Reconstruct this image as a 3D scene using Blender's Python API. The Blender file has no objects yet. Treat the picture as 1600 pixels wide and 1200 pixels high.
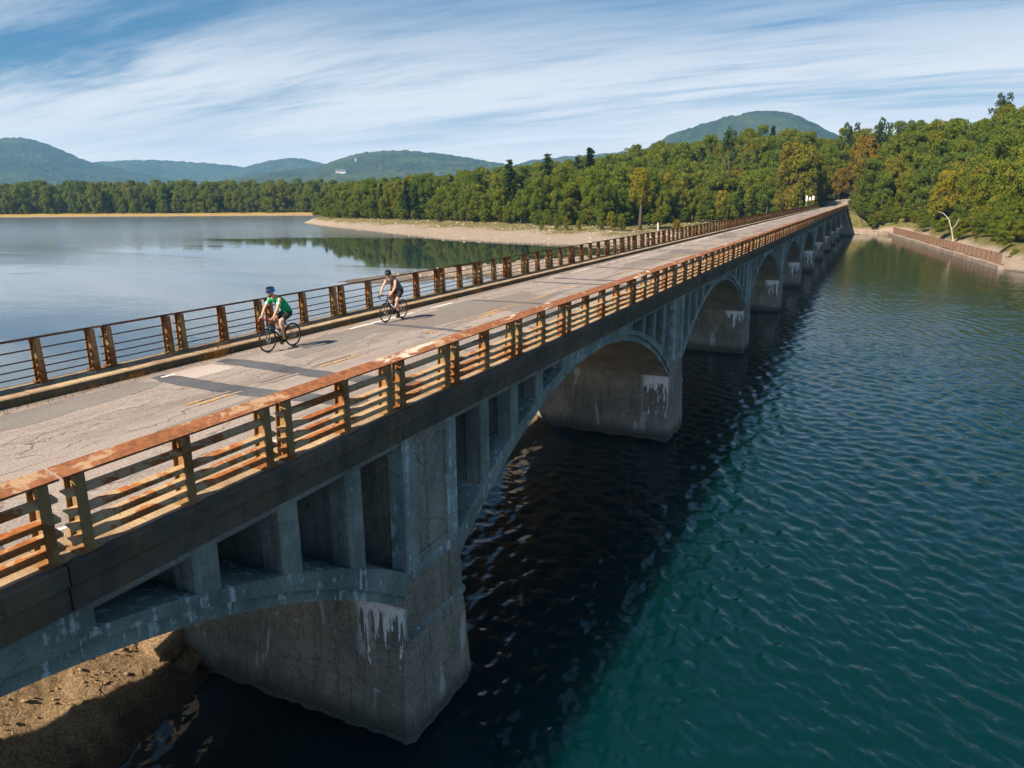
import bpy, bmesh, math, random
import numpy as np
from mathutils import Vector, Matrix, noise as mnoise
R = math.radians
sc = bpy.context.scene
COL = sc.collection
rng = random.Random(7)
nr = np.random.RandomState(11)

# ------------------------------------------------------------------ camera
CAM = np.array([-11.4968, -7.9713, 11.4524])
PITCH, ROLL, YAW = R(14.27), R(-0.43), R(25.81)
d = Vector((math.cos(YAW)*math.cos(PITCH), math.sin(YAW)*math.cos(PITCH), -math.sin(PITCH)))
r = Vector((math.sin(YAW), -math.cos(YAW), 0)); u = r.cross(d)
r2 = r*math.cos(ROLL)+u*math.sin(ROLL); u2 = -r*math.sin(ROLL)+u*math.cos(ROLL)
cam = bpy.data.cameras.new('camera'); co = bpy.data.objects.new('camera', cam); COL.objects.link(co)
cam.sensor_width = 36; cam.lens = 1148.95/1600*36; cam.clip_start = .1; cam.clip_end = 60000
M = Matrix((r2, u2, -d)).transposed().to_4x4(); M.translation = Vector(CAM); co.matrix_world = M
sc.camera = co

# ------------------------------------------------------------------ sun, sky, exposure
EL, AZ = 43.0, 160.0          # towards the sun; azimuth counted from +X towards +Y
sdir = Vector((math.cos(R(EL))*math.cos(R(AZ)), math.cos(R(EL))*math.sin(R(AZ)), math.sin(R(EL))))
sl = bpy.data.lights.new('sun', 'SUN'); sl.energy = 5.0; sl.angle = R(.5); sl.color = (1, .86, .68)
so = bpy.data.objects.new('sun', sl); COL.objects.link(so); so.rotation_euler = sdir.to_track_quat('Z', 'Y').to_euler()
sc.view_settings.view_transform = 'Standard'; sc.view_settings.look = 'None'
sc.view_settings.gamma = 1; sc.view_settings.use_curve_mapping = False
sc.view_settings.exposure = 1.12
try:
    sc.cycles.max_bounces = 6; sc.cycles.diffuse_bounces = 3; sc.cycles.glossy_bounces = 3
    sc.cycles.transmission_bounces = 2; sc.cycles.volume_bounces = 0; sc.cycles.transparent_max_bounces = 6
    sc.cycles.use_denoising = True; sc.cycles.sample_clamp_indirect = 4; sc.cycles.caustics_reflective = False
except Exception: pass


class NT:
    """small node-tree writer"""
    def __init__(s, tree): s.t = tree; s.t.nodes.clear()
    def n(s, typ, ins=None, **kw):
        nd = s.t.nodes.new(typ)
        for k, v in kw.items(): setattr(nd, k, v)
        for k, v in (ins or {}).items():
            sk = nd.inputs[k]
            if hasattr(v, 'links') or isinstance(v, bpy.types.NodeSocket): s.t.links.new(v, sk)
            else:
                if hasattr(sk, 'default_value'):
                    if isinstance(v, (tuple, list)) and len(v) == 3 and sk.type == 'RGBA': v = tuple(v)+(1,)
                    sk.default_value = v
        return nd
    def math(s, op, a, b=0.0, c=None, clamp=False):
        ins = {0: a, 1: b}
        if c is not None: ins[2] = c
        return s.n('ShaderNodeMath', ins, operation=op, use_clamp=clamp).outputs[0]
    def mix(s, f, a, b, mode='MIX'):
        nd = s.n('ShaderNodeMix', None, data_type='RGBA', blend_type=mode)
        for i, v in ((0, f), (6, a), (7, b)):
            if isinstance(v, bpy.types.NodeSocket): s.t.links.new(v, nd.inputs[i])
            else: nd.inputs[i].default_value = (tuple(v)+(1,) if isinstance(v, (tuple, list)) and len(v) == 3 else v)
        return nd.outputs[2]
    def noise(s, vec, scale, detail=4, rough=.55, dist=0.):
        return s.n('ShaderNodeTexNoise', {'Vector': vec, 'Scale': scale, 'Detail': detail, 'Roughness': rough, 'Distortion': dist}).outputs[0]
    def mapv(s, vec, scale=(1, 1, 1), rot=(0, 0, 0), loc=(0, 0, 0)):
        return s.n('ShaderNodeMapping', {'Vector': vec, 'Scale': scale, 'Rotation': rot, 'Location': loc}).outputs[0]
    def ramp(s, f, lo, hi, a=0., b=1., smooth=True):
        return s.n('ShaderNodeMapRange', {0: f, 1: lo, 2: hi, 3: a, 4: b}, interpolation_type='SMOOTHSTEP' if smooth else 'LINEAR').outputs[0]
    def pos(s): return s.n('ShaderNodeNewGeometry').outputs['Position']
    def sep(s, v): return s.n('ShaderNodeSeparateXYZ', {0: v}).outputs


W = bpy.data.worlds.new('World'); sc.world = W; W.use_nodes = True
k = NT(W.node_tree)
sky = k.n('ShaderNodeTexSky', sky_type='NISHITA', sun_disc=False, sun_elevation=R(EL), sun_rotation=R(90-AZ), altitude=200, air_density=1.0, dust_density=.6, ozone_density=2.2)
gen = k.n('ShaderNodeTexCoord').outputs['Generated']
sx, sy, sz = k.sep(gen)
zz = k.math('ADD', k.math('MAXIMUM', sz, 0.0), .09)
pv = k.n('ShaderNodeCombineXYZ', {0: k.math('DIVIDE', sx, zz), 1: k.math('DIVIDE', sy, zz), 2: 0.0}).outputs[0]
warp = k.n('ShaderNodeTexNoise', {'Vector': pv, 'Scale': .35, 'Detail': 2}).outputs[1]
pw = k.n('ShaderNodeVectorMath', {0: k.n('ShaderNodeVectorMath', {0: warp, 1: (.5, .5, .5)}, operation='SUBTRACT').outputs[0], 'Scale': .5}, operation='SCALE').outputs[0]
pw = k.n('ShaderNodeVectorMath', {0: pv, 1: pw}, operation='ADD').outputs[0]
m1 = k.mapv(pw, (1.0, .22, 1), (0, 0, R(-22)), (7.7, 1.1, 0))
c1 = k.noise(m1, 1.15, 8, .64, .15)
m2 = k.mapv(pw, (1.0, .17, 1), (0, 0, R(-31)), (9.3, 4.2, 0))
c2 = k.noise(m2, 4.2, 9, .72, .25)
c3 = k.noise(k.mapv(pw, (1.0, .4, 1), (0, 0, R(-10)), (4.2, 2.5, 0)), .42, 3, .5)
cl = k.math('ADD', k.math('ADD', k.math('MULTIPLY', c1, .54), k.math('MULTIPLY', c2, .30)), k.math('MULTIPLY', c3, .36))
cov = k.ramp(cl, .465, .665)
veil = k.ramp(sz, .02, .15, .97, .0)
cov = k.math('MULTIPLY', cov, k.ramp(sz, .11, .30, 1.0, .14))
cov = k.math('SUBTRACT', 1.0, k.math('MULTIPLY', k.math('SUBTRACT', 1.0, cov), k.math('SUBTRACT', 1.0, veil)))
skyc = k.mix(k.ramp(sz, .02, .5), (.085, .36, .58), (.30, .70, .90))
skyc = k.mix(1.0, sky.outputs[0], skyc, 'MULTIPLY')
skyc = k.n('ShaderNodeVectorMath', {0: skyc, 'Scale': .054}, operation='SCALE').outputs[0]
ccol = k.mix(k.ramp(sz, .09, .30), k.mix(k.ramp(sz, .015, .12), (.74, .64, .58), (.50, .48, .48)), (.25, .30, .36))
bgc = k.mix(cov, skyc, ccol)
bg = k.n('ShaderNodeBackground', {'Color': bgc, 'Strength': 1.0})
k.n('ShaderNodeOutputWorld', {0: bg.outputs[0]})
W.cycles.sampling_method = 'MANUAL'; W.cycles.sample_map_resolution = 1024

# ------------------------------------------------------------------ helpers

def link(o, parent=None):
    COL.objects.link(o)
    if parent is not None: o.parent = parent
    return o

def tag(o, label=None, cat=None, group=None, kind=None):
    if label: o['label'] = label
    if cat: o['category'] = cat
    if group: o['group'] = group
    if kind: o['kind'] = kind
    return o

def empty(name, loc=(0, 0, 0), rz=0, label=None, cat=None, group=None):
    o = bpy.data.objects.new(name, None); link(o); o.location = loc; o.rotation_euler = (0, 0, rz); o.empty_display_size = .3
    return tag(o, label, cat, group)

def place(name, me, parent=None, loc=(0, 0, 0), rz=0, sc_=None):
    o = bpy.data.objects.new(name, me); link(o, parent); o.location = loc; o.rotation_euler = (0, 0, rz)
    if sc_ is not None: o.scale = sc_ if hasattr(sc_, '__len__') else (sc_,)*3
    return o


class MB:
    def __init__(s): s.v = []; s.f = []; s.mi = []
    def add(s, vs, fs, mi=0):
        b = len(s.v); s.v += [tuple(p) for p in vs]
        s.f += [tuple(b+i for i in f) for f in fs]; s.mi += [mi]*len(fs)
    def box(s, x0, x1, y0, y1, z0, z1, mi=0):
        s.add([(x0, y0, z0), (x1, y0, z0), (x1, y1, z0), (x0, y1, z0), (x0, y0, z1), (x1, y0, z1), (x1, y1, z1), (x0, y1, z1)],
              [(0, 3, 2, 1), (4, 5, 6, 7), (0, 1, 5, 4), (1, 2, 6, 5), (2, 3, 7, 6), (3, 0, 4, 7)], mi)
    def obox(s, c, ax, ay, az, mi=0):
        c, ax, ay, az = map(Vector, (c, ax, ay, az)); vs = []
        for k_ in (-1, 1):
            for j, i in ((-1, -1), (-1, 1), (1, 1), (1, -1)): vs.append(c+ax*i+ay*j+az*k_)
        s.add(vs, [(0, 3, 2, 1), (4, 5, 6, 7), (0, 1, 5, 4), (1, 2, 6, 5), (2, 3, 7, 6), (3, 0, 4, 7)], mi)
    def extr(s, poly, x0, x1, mi=0):            # poly in (y,z), extruded along x
        n = len(poly); vs = [(x0, y, z) for y, z in poly]+[(x1, y, z) for y, z in poly]
        s.add(vs, [tuple(range(n))[::-1], tuple(range(n, 2*n))]+[(i, (i+1) % n, n+(i+1) % n, n+i) for i in range(n)], mi)
    def tube(s, pts, rad, n=8, mi=0, cap=True):
        pts = [Vector(p) for p in pts]; rad = rad if hasattr(rad, '__len__') else [rad]*len(pts)
        t0 = (pts[1]-pts[0]).normalized(); side = t0.orthogonal().normalized(); vs = []
        for i, p in enumerate(pts):
            t = (pts[min(i+1, len(pts)-1)]-pts[max(i-1, 0)]).normalized()
            side = (side-t*side.dot(t)); side = side.normalized() if side.length > 1e-6 else t.orthogonal().normalized()
            up = t.cross(side)
            for j in range(n):
                a = 2*math.pi*j/n; vs.append(p+(side*math.cos(a)+up*math.sin(a))*rad[i])
        fs = [(i*n+j, i*n+(j+1) % n, (i+1)*n+(j+1) % n, (i+1)*n+j) for i in range(len(pts)-1) for j in range(n)]
        if cap: fs += [tuple(range(n))[::-1], tuple((len(pts)-1)*n+j for j in range(n))]
        s.add(vs, fs, mi)
    def eloft(s, secs, n=14, mi=0):             # secs: (centre, half_a vector, half_b vector)
        vs = []
        for c, a, b in secs:
            c, a, b = Vector(c), Vector(a), Vector(b)
            for j in range(n):
                t = 2*math.pi*j/n; vs.append(c+a*math.cos(t)+b*math.sin(t))
        fs = [(i*n+j, i*n+(j+1) % n, (i+1)*n+(j+1) % n, (i+1)*n+j) for i in range(len(secs)-1) for j in range(n)]
        fs += [tuple(range(n))[::-1], tuple((len(secs)-1)*n+j for j in range(n))]
        s.add(vs, fs, mi)
    def ball(s, c, rx, ry=None, rz=None, n=10, mi=0):
        ry = ry or rx; rz = rz or rx; vs = []; m_ = n//2
        for i in range(1, m_):
            p = math.pi*i/m_
            for j in range(n):
                a = 2*math.pi*j/n; vs.append((c[0]+rx*math.sin(p)*math.cos(a), c[1]+ry*math.sin(p)*math.sin(a), c[2]+rz*math.cos(p)))
        fs = [(i*n+j, i*n+(j+1) % n, (i+1)*n+(j+1) % n, (i+1)*n+j) for i in range(m_-2) for j in range(n)]
        t = len(vs); vs += [(c[0], c[1], c[2]+rz), (c[0], c[1], c[2]-rz)]
        fs += [(t, (j+1) % n, j) for j in range(n)]+[(t+1, (m_-2)*n+j, (m_-2)*n+(j+1) % n) for j in range(n)]
        s.add(vs, fs, mi)
    def torus(s, c, R_, r_, n=40, m_=8, mi=0):  # wheel in the xz plane
        vs = []
        for i in range(n):
            a = 2*math.pi*i/n
            for j in range(m_):
                b = 2*math.pi*j/m_; q = R_+r_*math.cos(b)
                vs.append((c[0]+q*math.cos(a), c[1]+r_*math.sin(b), c[2]+q*math.sin(a)))
        s.add(vs, [(i*m_+j, i*m_+(j+1) % m_, ((i+1) % n)*m_+(j+1) % m_, ((i+1) % n)*m_+j) for i in range(n) for j in range(m_)], mi)
    def mesh(s, name, mats, smooth=False, fix=False):
        me = bpy.data.meshes.new(name); me.from_pydata(s.v, [], s.f)
        mats = mats if isinstance(mats, (list, tuple)) else [mats]
        for m_ in mats: me.materials.append(m_)
        if len(mats) > 1: me.polygons.foreach_set('material_index', s.mi)
        if smooth: me.polygons.foreach_set('use_smooth', [True]*len(me.polygons))
        if fix:
            b = bmesh.new(); b.from_mesh(me); bmesh.ops.recalc_face_normals(b, faces=b.faces); b.to_mesh(me); b.free()
        me.update(); return me

def npmesh(name, V, F, mat, smooth=False):
    me = bpy.data.meshes.new(name); V = np.asarray(V, np.float32); F = np.asarray(F, np.int32)
    me.vertices.add(len(V)); me.vertices.foreach_set('co', V.ravel())
    k_ = F.shape[1]; me.loops.add(F.size); me.loops.foreach_set('vertex_index', F.ravel())
    me.polygons.add(len(F)); me.polygons.foreach_set('loop_start', np.arange(0, F.size, k_, dtype=np.int32))
    me.polygons.foreach_set('loop_total', np.full(len(F), k_, np.int32))
    if smooth: me.polygons.foreach_set('use_smooth', np.ones(len(F), bool))
    me.materials.append(mat); me.update(calc_edges=True); return me

# ------------------------------------------------------------------ materials

def newmat(name):
    m_ = bpy.data.materials.new(name); m_.use_nodes = True; return m_, NT(m_.node_tree)

def finish(k, color, rough=.8, spec=.3, bump=None, bstr=.3, bdist=.02, metal=0.):
    ins = {'Base Color': color, 'Roughness': rough, 'Specular IOR Level': spec, 'Metallic': metal}
    if bump is not None: ins['Normal'] = k.n('ShaderNodeBump', {'Strength': bstr, 'Distance': bdist, 'Height': bump}).outputs[0]
    p = k.n('ShaderNodeBsdfPrincipled', ins); k.n('ShaderNodeOutputMaterial', {0: p.outputs[0]}); return p

def plain(name, col, rough=.5, spec=.4, metal=0., var=.25, scale=8):
    m_, k = newmat(name); v = k.noise(k.pos(), scale, 3)
    c = k.mix(k.ramp(v, .35, .7), tuple(x*(1-var) for x in col), tuple(min(1, x*(1+var)) for x in col))
    finish(k, c, rough, spec, metal=metal); return m_

def concrete(name, base, dark, light, lamt=.56, bstr=.5, streak=1.0, agg=0., rust=0.):
    m_, k = newmat(name); p = k.pos()
    n1 = k.noise(p, .55, 6, .62); n2 = k.noise(p, 3.2, 6, .65)
    st = k.noise(k.mapv(p, (3.6, 3.6, .22)), 1.5, 6, .6, .3)
    fine = k.noise(p, 38, 3, .7); med = k.noise(p, 11, 5, .7)
    c = k.mix(k.ramp(n1, .34, .66), dark, base)
    c = k.mix(k.math('MULTIPLY', k.ramp(st, .5, .72), .65*streak), c, tuple(x*.45 for x in dark))
    bl = k.math('MULTIPLY', k.ramp(k.math('ADD', k.math('MULTIPLY', st, .55), k.math('MULTIPLY', n2, .45)), lamt, lamt+.07), .85)
    c = k.mix(bl, c, light)
    c = k.mix(k.math('MULTIPLY', k.ramp(n2, .3, .7), .55), c, k.mix(1.0, c, (.55, .55, .55), 'MULTIPLY'))
    sp = k.ramp(fine, .34, .68, .80, 1.16)
    c = k.mix(1.0, c, k.n('ShaderNodeCombineColor', {0: sp, 1: sp, 2: sp}).outputs[0], 'MULTIPLY')
    if agg:
        vo = k.n('ShaderNodeTexVoronoi', {'Vector': p, 'Scale': 26.}, feature='F1')
        vc = vo.outputs['Color']; g = k.sep(vc)[0]
        c = k.mix(agg, c, k.mix(k.ramp(g, .2, .8), tuple(x*.4 for x in base), tuple(min(1, x*1.7) for x in base)))
    # hairline cracks
    cr = k.n('ShaderNodeTexVoronoi', {'Vector': k.n('ShaderNodeVectorMath', {0: p, 1: k.n('ShaderNodeTexNoise', {'Vector': p, 'Scale': 1.3, 'Detail': 4}).outputs[1]}, operation='ADD').outputs[0], 'Scale': .62}, feature='DISTANCE_TO_EDGE').outputs['Distance']
    ck = k.math('MULTIPLY', k.ramp(cr, .0, .011, 1, 0), k.ramp(n1, .47, .6))
    c = k.mix(k.math('MULTIPLY', ck, .45), c, (.02, .02, .02))
    if rust:
        ru = k.noise(k.mapv(p, (2.2, 2.2, .35)), 1.3, 5)
        c = k.mix(k.math('MULTIPLY', k.ramp(ru, .52, .7), rust), c, (.20, .085, .02))
    h = k.math('ADD', k.math('MULTIPLY', fine, .5), k.math('MULTIPLY', med, 1.0)); h = k.math('SUBTRACT', h, k.math('MULTIPLY', ck, 1.2))
    finish(k, c, .88, .25, h, bstr, .03); return m_, k

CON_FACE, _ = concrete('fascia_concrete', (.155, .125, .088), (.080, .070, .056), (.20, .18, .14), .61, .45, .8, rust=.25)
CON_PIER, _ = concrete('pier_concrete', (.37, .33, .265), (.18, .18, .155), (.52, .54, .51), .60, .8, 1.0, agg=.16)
CON_ARCH, _ = concrete('arch_concrete', (.285, .335, .305), (.135, .165, .15), (.60, .68, .68), .53, .45, 1.1)
CON_SOFF, _ = concrete('soffit_concrete_bounce', (.44, .40, .31), (.31, .285, .225), (.46, .45, .40), .66, .4, .3)  # paler underside: light bounced off the water put into the colour
CON_PIL, _ = concrete('pilaster_concrete', (.36, .415, .39), (.17, .20, .185), (.66, .75, .76), .505, .45, 1.2)
CON_COL, _ = concrete('column_concrete', (.32, .345, .30), (.19, .215, .19), (.50, .56, .53), .62, .35, .8)
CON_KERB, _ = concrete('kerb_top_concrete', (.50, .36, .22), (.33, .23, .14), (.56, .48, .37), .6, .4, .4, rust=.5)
CON_KERB_SHADE, _ = concrete('shaded_kerb_side_concrete', (.15, .125, .075), (.085, .075, .05), (.24, .21, .15), .6, .4, .9, rust=.5)  # kerb sides: moss, and the shade they stand in put into the colour
CON_WEIR, _ = concrete('weir_rubble', (.33, .225, .125), (.19, .13, .075), (.44, .36, .25), .60, 1.0, .1, agg=.35)

def wet_shade(m_, z0, z1, f):        # dark zone above the water line: wetness plus shade put into the colour
    k = NT.__new__(NT); k.t = m_.node_tree; pb = [n for n in k.t.nodes if n.type == 'BSDF_PRINCIPLED'][0]; c = pb.inputs['Base Color'].links[0].from_socket
    p = k.pos(); z = k.math('ADD', k.sep(p)[2], k.math('MULTIPLY', k.math('SUBTRACT', k.noise(p, 1.7, 4, .6), .5), .9))
    k.t.links.new(k.mix(k.ramp(z, z0, z1, f, 0), c, (.018, .016, .012)), pb.inputs['Base Color'])
wet_shade(CON_WEIR, .1, .8, .8)

# pier shaft: efflorescence runs beside the arch springings (object space: front at y=0)
def pier_shaft_mat():
    m_, k = concrete('pier_shaft_concrete', (.34, .295, .225), (.17, .163, .13), (.42, .42, .38), .66, .8, 1.1, agg=.16)
    t = m_.node_tree; pb = [n for n in t.nodes if n.type == 'BSDF_PRINCIPLED'][0]
    c = pb.inputs['Base Color'].links[0].from_socket
    oc = k.n('ShaderNodeTexCoord').outputs['Object']; ox, oy, oz = k.sep(oc); wp = k.pos()
    st = k.noise(k.mapv(wp, (1, 1, .1)), 6.5, 4, .6)
    top = k.math('SUBTRACT', 3.05, oz)                       # metres below the springing
    reach = k.math('ADD', k.math('MULTIPLY', k.ramp(st, .42, .68), 1.55), k.math('MULTIPLY', k.noise(k.mapv(wp, (1, 1, 0)), 1.1, 3), .55))
    gate = k.ramp(k.noise(k.mapv(wp, (.041, 0, 0), loc=(.35, 0, 0)), 1.0, 2), .36, .6, .55, 1.4); reach = k.math('MULTIPLY', reach, gate)
    run = k.ramp(k.math('SUBTRACT', reach, top), 0, .12)
    yb = k.math('MULTIPLY', k.ramp(oy, .02, .16), k.ramp(k.math('ADD', oy, k.math('MULTIPLY', st, .9)), 1.5, 2.0, 1, 0))
    w = k.math('MULTIPLY', k.math('MULTIPLY', run, yb), k.ramp(top, -.1, .0))
    w2n = k.noise(k.mapv(wp, (1, 1, .25)), 1.6, 5, .6)
    w2 = k.math('MULTIPLY', k.math('MULTIPLY', k.ramp(w2n, .60, .68), k.ramp(oz, .2, .6)), .35)
    c = k.mix(k.math('MULTIPLY', k.math('MAXIMUM', w, w2), k.ramp(k.noise(wp, 9, 5, .7), .3, .5, .45, 1)), c, (.88, .85, .83))
    bz = k.math('ADD', oz, k.math('MULTIPLY', k.math('SUBTRACT', w2n, .5), .10)); fz = k.math('FRACT', k.math('MULTIPLY', bz, .92))
    jl = k.ramp(fz, .0, .022, 1, 0); c = k.mix(k.math('MULTIPLY', jl, .6), c, (.05, .045, .035))
    ef = k.math('MULTIPLY', k.ramp(fz, .86, 1.0), k.ramp(k.noise(k.mapv(wp, (1, 1, .12)), 3.4, 5, .65), .56, .68)); c = k.mix(k.math('MULTIPLY', ef, .6), c, (.58, .57, .54))
    # wet dark band close to the water, algae
    c = k.mix(k.ramp(k.math('ADD', oz, k.math('MULTIPLY', w2n, .5)), .45, 1.0, .72, 0), c, (.045, .05, .045))
    t.links.new(c, pb.inputs['Base Color'])
    return m_
CON_SHAFT = pier_shaft_mat()

def rust_paint(name, paint, rust, amt, zfade=False, white=None):
    m_, k = newmat(name); p = k.pos()
    n1 = k.noise(k.mapv(p, (1.0, 1.6, 1.0)), 1.15, 5, .6, .4); n2 = k.noise(p, 9, 5, .7); n3 = k.noise(p, 45, 3, .6)
    e = k.math('ADD', k.math('MULTIPLY', n1, .7), k.math('MULTIPLY', n2, .3))
    f = k.ramp(e, amt-.02, amt+.025)
    rc = k.mix(k.ramp(n2, .35, .7), tuple(x*.62 for x in rust), tuple(min(1, x*1.25) for x in rust))
    pc = k.mix(k.ramp(n3, .3, .7), tuple(x*.8 for x in paint), paint)
    c = k.mix(f, pc, rc)
    if white: c = k.mix(k.ramp(k.noise(k.mapv(p, (.35, 1, 1)), 1.0, 6, .62, .2), .615, .66), c, white)
    finish(k, c, k.ramp(f, 0, 1, .5, .85), .3, k.math('ADD', k.math('MULTIPLY', f, .4), n3), .25, .006); return m_
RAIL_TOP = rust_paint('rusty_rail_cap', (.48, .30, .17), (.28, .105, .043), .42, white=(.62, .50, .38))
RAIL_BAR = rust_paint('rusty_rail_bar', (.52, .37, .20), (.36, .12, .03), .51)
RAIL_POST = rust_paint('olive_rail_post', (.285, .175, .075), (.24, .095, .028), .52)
RAIL_FAR = rust_paint('shaded_far_rail_bar', (.10, .075, .06), (.13, .05, .03), .5)  # far bars: their shaded road side put into the colour; fence posts borrow it

def asphalt(name, base, var=.16, crack=True, scale_=1.0, paint=None, wear=.5, streakx=False):
    m_, k = newmat(name); p = k.pos()
    n1 = k.noise(k.mapv(p, (.10, 1.3, 1)), .8, 7, .66, .5); n2 = k.noise(k.mapv(p, (.5, 1, 1)), 2.2, 7, .72); fn = k.noise(p, 34, 5, .8)
    c = k.mix(k.ramp(n1, .38, .62), tuple(x*(1-var*1.4) for x in base), tuple(x*(1+var) for x in base))
    c = k.mix(k.ramp(n2, .38, .66, 0, .75), c, tuple(x*(1+var*1.5) for x in base))
    sp = k.ramp(fn, .34, .66, .58, 1.36)
    c = k.mix(1.0, c, k.n('ShaderNodeCombineColor', {0: sp, 1: sp, 2: sp}).outputs[0], 'MULTIPLY')
    h = fn
    if crack:
        ms = k.math('MULTIPLY', k.ramp(k.noise(k.mapv(p, (.22, .7, 1)), .6, 3), .46, .56), 1.0)
        wob = k.n('ShaderNodeTexNoise', {'Vector': p, 'Scale': 1.1, 'Detail': 5}).outputs[1]
        pp = k.n('ShaderNodeVectorMath', {0: k.mapv(p, (.085, .62, 1), (0, 0, R(3))), 1: k.n('ShaderNodeVectorMath', {0: wob, 'Scale': .38}, operation='SCALE').outputs[0]}, operation='ADD').outputs[0]
        e = k.n('ShaderNodeTexVoronoi', {'Vector': pp, 'Scale': 1.7}, feature='DISTANCE_TO_EDGE').outputs['Distance']
        pp2 = k.n('ShaderNodeVectorMath', {0: k.mapv(p, (.6, .9, 1)), 1: wob}, operation='ADD').outputs[0]
        e2 = k.n('ShaderNodeTexVoronoi', {'Vector': pp2, 'Scale': 2.4}, feature='DISTANCE_TO_EDGE').outputs['Distance']
        ck = k.math('MAXIMUM', k.math('MULTIPLY', k.math('MULTIPLY', k.ramp(e, 0, .020, 1, 0), .9), k.ramp(n2, .42, .56)), k.math('MULTIPLY', k.math('MULTIPLY', k.ramp(e2, 0, .016, .6, 0), ms), k.ramp(n2, .45, .6)))
        c = k.mix(k.math('MULTIPLY', ck, .8), c, (.035, .032, .03)); h = k.math('SUBTRACT', fn, k.math('MULTIPLY', ck, 2.0))
        # old smooth repair strips
        rp = k.ramp(k.noise(k.mapv(p, (.10, .55, 1), loc=(4.0, 1.3, 0)), .9, 2, .4), .585, .60)
        c = k.mix(k.math('MULTIPLY', rp, .75), c, tuple(x*.64 for x in base))
        y = k.sep(p)[1]; ed = k.math('ADD', k.ramp(y, 7.25, 7.8), k.ramp(y, .85, 1.2, 1, 0))
        c = k.mix(k.math('MULTIPLY', ed, k.ramp(n2, .4, .6, .15, .8)), c, (.17, .13, .085))
    if paint:
        wn = k.noise(p, 7, 6, .75); wl = k.noise(k.mapv(p, (.25, 1, 1)), 1.1, 3)
        f = k.ramp(k.math('ADD', k.math('MULTIPLY', wn, .5), k.math('MULTIPLY', wl, .5)), wear-.03, wear+.03)
        c = k.mix(f, c, paint)
    finish(k, c, .85, .25, h, .5, .012); return m_
ASPH = asphalt('old_asphalt', (.262, .218, .192))
ASPH_NEW = asphalt('pale_patch_asphalt', (.40, .345, .305), .08, False)
TAR = asphalt('dark_tar_band', (.088, .088, .098), .16, False)
PAINT_W = asphalt('worn_white_paint', (.245, .208, .185), .1, False, paint=(.78, .74, .70), wear=.487)
PAINT_Y = asphalt('worn_yellow_paint', (.245, .208, .185), .1, False, paint=(.62, .32, .08), wear=.53)

# ------------------------------------------------------------------ water
def water_mat():
    m_, k = newmat('reservoir_water'); p = k.pos(); x, y, z = k.sep(p)
    right = k.ramp(y, 3.0, 9.5, 1, 0)
    patch = k.noise(k.mapv(p, (.5, 1.0, 1), (0, 0, R(24))), .035, 3, .5)
    bands = k.noise(k.mapv(p, (1, .16, 1), (0, 0, R(25))), .03, 4, .55)
    wl = k.ramp(k.math('ADD', k.math('MULTIPLY', bands, .7), k.math('MULTIPLY', patch, .3)), .46, .58, .12, 1.0)
    rough = k.math('ADD', k.math('MULTIPLY', right, k.ramp(x, 6, 130, 1.25, .75, False)), k.math('MULTIPLY', k.math('SUBTRACT', 1.0, right), k.math('MULTIPLY', wl, .60)))
    # calm lee water in front of the far right bank
    calm = k.ramp(k.math('ADD', x, k.math('MULTIPLY', patch, 50)), 110, 190, 1.0, .35)
    rough = k.math('MULTIPLY', rough, calm)
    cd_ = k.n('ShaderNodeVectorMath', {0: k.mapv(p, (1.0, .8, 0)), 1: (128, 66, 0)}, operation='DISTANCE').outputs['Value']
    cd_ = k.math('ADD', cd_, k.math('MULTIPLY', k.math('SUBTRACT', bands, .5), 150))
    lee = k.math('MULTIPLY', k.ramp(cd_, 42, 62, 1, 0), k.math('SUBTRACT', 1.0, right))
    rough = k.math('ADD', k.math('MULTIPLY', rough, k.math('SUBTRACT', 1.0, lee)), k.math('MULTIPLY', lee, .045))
    w1 = k.noise(k.mapv(p, (1.0, .58, 1), (0, 0, R(-34))), 1.15, 2.2, .45, .5)
    w2 = k.noise(k.mapv(p, (1.0, .6, 1), (0, 0, R(8))), 6.5, 2, .5, .4)
    w3 = k.noise(k.mapv(p, (1.0, .6, 1), (0, 0, R(-60))), .25, 1, .4)
    h = k.math('ADD', k.math('ADD', k.math('MULTIPLY', w1, .62), k.math('MULTIPLY', w2, .16)), k.math('MULTIPLY', w3, .8))
    h = k.math('MULTIPLY', h, rough)
    b = k.n('ShaderNodeBump', {'Strength': 1.0, 'Distance': .055, 'Height': h})
    col = k.mix(right, k.mix(lee, (.095, .112, .125), (.02, .035, .03)), k.mix(k.ramp(patch, .35, .7), (.0002, .0125, .0140), (.0002, .0180, .0215)))  # open left water: pale sky reflection put into the body colour, not the lee
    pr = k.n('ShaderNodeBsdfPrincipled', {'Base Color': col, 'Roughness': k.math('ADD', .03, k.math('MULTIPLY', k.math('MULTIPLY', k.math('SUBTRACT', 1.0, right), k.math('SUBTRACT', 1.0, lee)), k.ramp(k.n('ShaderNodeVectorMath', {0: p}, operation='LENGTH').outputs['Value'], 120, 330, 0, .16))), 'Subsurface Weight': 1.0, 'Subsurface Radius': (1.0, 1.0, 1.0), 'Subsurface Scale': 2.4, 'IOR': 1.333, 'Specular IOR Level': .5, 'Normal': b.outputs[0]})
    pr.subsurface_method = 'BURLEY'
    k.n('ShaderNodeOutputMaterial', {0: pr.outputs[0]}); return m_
WATER = water_mat()
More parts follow.
